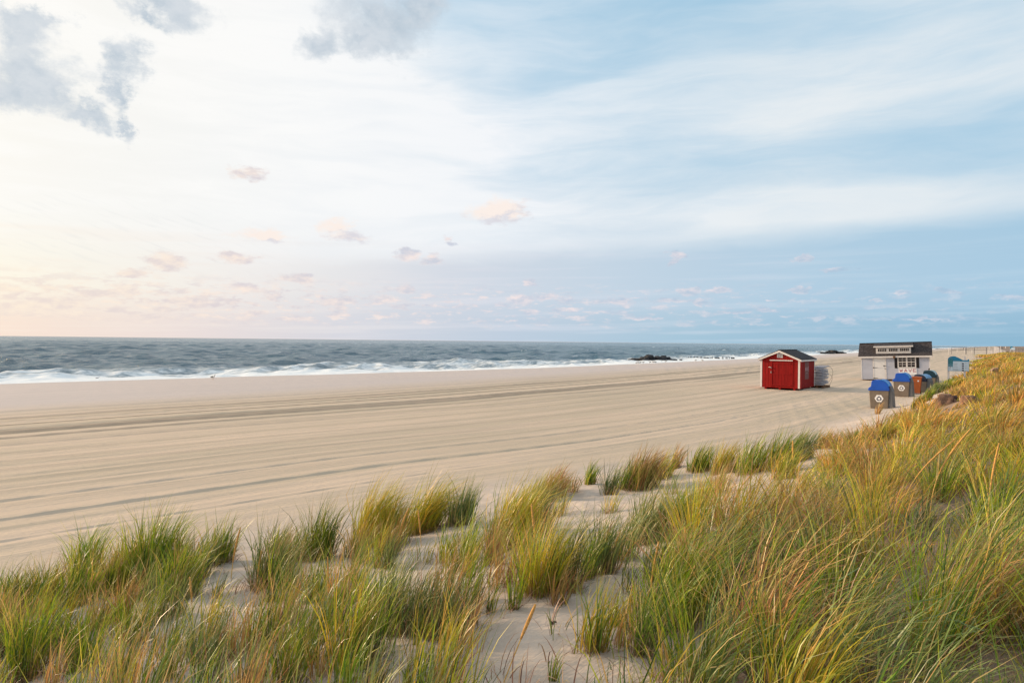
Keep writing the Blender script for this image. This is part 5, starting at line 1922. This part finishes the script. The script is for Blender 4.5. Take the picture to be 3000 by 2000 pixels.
def sward():
    g = np.random.default_rng(55)
    total = 0
    r = 1.7
    while r < 270:
        step = float(np.interp(r, [1.5, 3.0, 6.0, 12.0, 30.0, 60.0, 260.0], [0.28, 0.36, 0.40, 0.50, 0.68, 1.2, 5.0]))
        a = -0.30
        while a < 0.82:
            da = step / r
            aa = a + g.uniform(0, da); rr = r + g.uniform(0, step)
            a += da
            x, y = rr * math.sin(aa), rr * math.cos(aa)
            s_, n_ = sn(x, y)
            lim = float(np.interp(s_, N_S, N_N))
            nz = one(lumps, x, y, 1.1, 10)
            nz2 = one(lumps, x, y, 0.42, 14)
            if n_ > lim + 0.5 * nz or n_ < -5.5 - 0.05 * rr or rr < 1.6:
                continue
            if rr > 9 and nz2 + 0.5 * nz < -0.62:
                if g.random() < 0.75:
                    continue
            hidden = False
            for (bx_, by_, wz_) in CLEAR:
                rb = math.hypot(bx_, by_)
                if abs(aa - math.atan2(bx_, by_)) < wz_ and rb - 5.5 < rr < rb + 0.5:
                    hidden = True
            if hidden and g.random() < 0.93:
                continue
            v = 0.8 * one(lumps, x, y, 0.55, 2) + 0.6 * one(lumps, x, y, 1.7, 16) + g.normal(0, 0.42)
            v += float(np.interp(rr, [4, 6.5, 9, 16, 26, 60], [-0.35, -0.25, 0.20, 0.75, 0.9, 0.9]))
            if v > 1.15: tone = 'gold'
            elif v > 0.6: tone = 'tan' if g.random() < 0.5 else 'gold'
            elif v > 0.15: tone = 'yellow'
            elif v > -0.45: tone = ('grey', 'green', 'green', 'yellow', 'tan')[int(g.integers(0, 5))]
            else: tone = 'green' if g.random() < 0.6 else 'grey'
            tall = g.random()
            hgt = float(np.interp(rr, [2, 6, 12, 25, 60], [0.88, 0.84, 0.64, 0.50, 0.48])) * (0.36 + 0.95 * tall ** 1.3) * (1 + 0.25 * nz)
            dens = 3300.0 / max(rr, 3.2) ** 0.92
            num = max(8, dens * step * step * (0.45 + 1.1 * tall))
            field.tuft(x, y, step * (0.28 + 0.28 * g.random()), hgt, num * 1.15, tone, g=g, lean=g.normal(0.20, 0.26), bend=float(np.interp(rr, [3, 10, 30], [1.25, 1.0, 0.85])) * g.uniform(0.5, 1.9),
                       dead=float(g.choice([0.15, 0.3, 0.5])), spread=0.5)
            # matted dead stems underneath
            field.tuft(x, y, step * 0.8, hgt * 0.45, num * 0.34, 'straw' if g.random() < 0.6 else 'green', g=g, lean=0.2, bend=0.9, dead=0.6, spread=0.9)
            total += num * 1.25
        r += step
    print('sward blades', int(total))


sward()
fo = field.build('dune_grass')
tag(fo, 'dune grass in green, gold and straw covering the dune', 'grass', kind='stuff')
print('field blades', field.count)


# tall dry seed stalks
def stalk(base_px, tip_px, foot_py, label, thick=1.0, curve=0.0, headf=0.35):
    x, y, z = ground(base_px[0], foot_py)
    k = y / 2000.0

    def at(p):
        hor = 982 + 0.0107 * p[0]
        return Vector(((p[0] - 1500) * k, y, CAM_Z - (p[1] - hor) * k))
    b, t = at(base_px), at(tip_px)
    foot = b + (b - t) * 0.02
    foot = Vector((b.x - (t.x - b.x) * max(0, (b.z - z)) / max(0.05, t.z - b.z), y, z - 0.03))
    root = empty('seed_stalk', foot)
    tag(root, label, 'seed stalk', 'dry seed stalks standing over the grass')
    pts = []
    n = 14
    for i in range(n + 1):
        u = i / n
        p = foot.lerp(t, u) - foot
        p = p + Vector((-curve * math.sin(math.pi * u) * (t - foot).length, 0.02 * math.sin(3 * u), 0.15 * abs(curve) * math.sin(math.pi * u) * (t - foot).length))
        pts.append(p)
    cut = int(n * (1 - headf))
    s = MB()
    s.tube(pts[:cut + 1], [max(0.0028, 0.0008 * y) * thick * 0.7] * (cut + 1), 5)
    s.build('stem', STALK, root, True)
    h = MB()
    hp = pts[cut:]
    m = len(hp)
    rr = [max(0.005, 0.0011 * y) * thick * (0.45 + 0.75 * math.sin(math.pi * min(0.97, (i + 0.4) / m)) ** 0.7) for i in range(m)]
    h.tube(hp, rr, 7)
    h.build('seed_head', STALK_HEAD, root, True)


STALK = paint('dry_stem', (0.60, 0.38, 0.12), 0.7, 0.15, 20.0, 0.2)
STALK_HEAD = paint('dry_seed_head', (0.64, 0.35, 0.11), 0.85, 0.25, 60.0, 0.1, 0.8, 200.0)
for a in [((2768, 1440), (2850, 1252), 1530, 'tall golden stalk curving right over the golden grass', 1.1, 0.10, 0.5),
          ((2761, 1345), (2805, 1283), 1528, 'shorter golden stalk leaning on the tall curved one', 0.9, 0.10, 0.5),
          ((2916, 1440), (2931, 1297), 1600, 'upright golden stalk near the right edge', 1.1, 0.02, 0.5),
          ((2029, 1702), (2013, 1541), 1730, 'straight stalk leaning left before the right hand sward', 1.2, 0.0, 0.6),
          ((1480, 2000), (1577, 1770), 2000, 'stalk with thick brown head leaning right over the bare sand', 1.7, 0.0, 0.38),
          ((1915, 1769), (1937, 1586), 1800, 'tall straw coloured stalk right of the bare sand patch', 1.4, 0.02, 0.6),
          ((687, 1679), (710, 1545), 1700, 'pale stalk right of the loose tuft with pink stems', 1.1, 0.04, 0.6),
          ((603, 1675), (587, 1586), 1720, 'stalk leaning left at the left rim of the sand hollow', 1.0, 0.0, 0.6),
          ((759, 1720), (772, 1612), 1735, 'upright stalk in the tuft right of the sand hollow', 1.1, 0.02, 0.6),
          ((973, 1773), (966, 1630), 1790, 'stalk beside the green tuft left of the yellow clump', 1.0, 0.01, 0.6),
          ((569, 1769), (563, 1690), 1830, 'short stalk below the sand hollow', 1.2, 0.01, 0.5),
          ((1178, 1586), (1203, 1487), 1620, 'curved orange stalk before the big yellow clump', 1.2, 0.06, 0.6),
          ((1238, 1570), (1230, 1492), 1600, 'thin orange stalk before the windblown clump', 1.0, 0.0, 0.6),
          ((1570, 1540), (1562, 1476), 1640, 'orange stalk inside the wide middle clump', 1.3, 0.0, 0.6),
          ((2329, 1345), (2326, 1290), 1390, 'short orange stalk at the edge of the sandy strip', 1.0, 0.0, 0.6)]:
    stalk(*a)
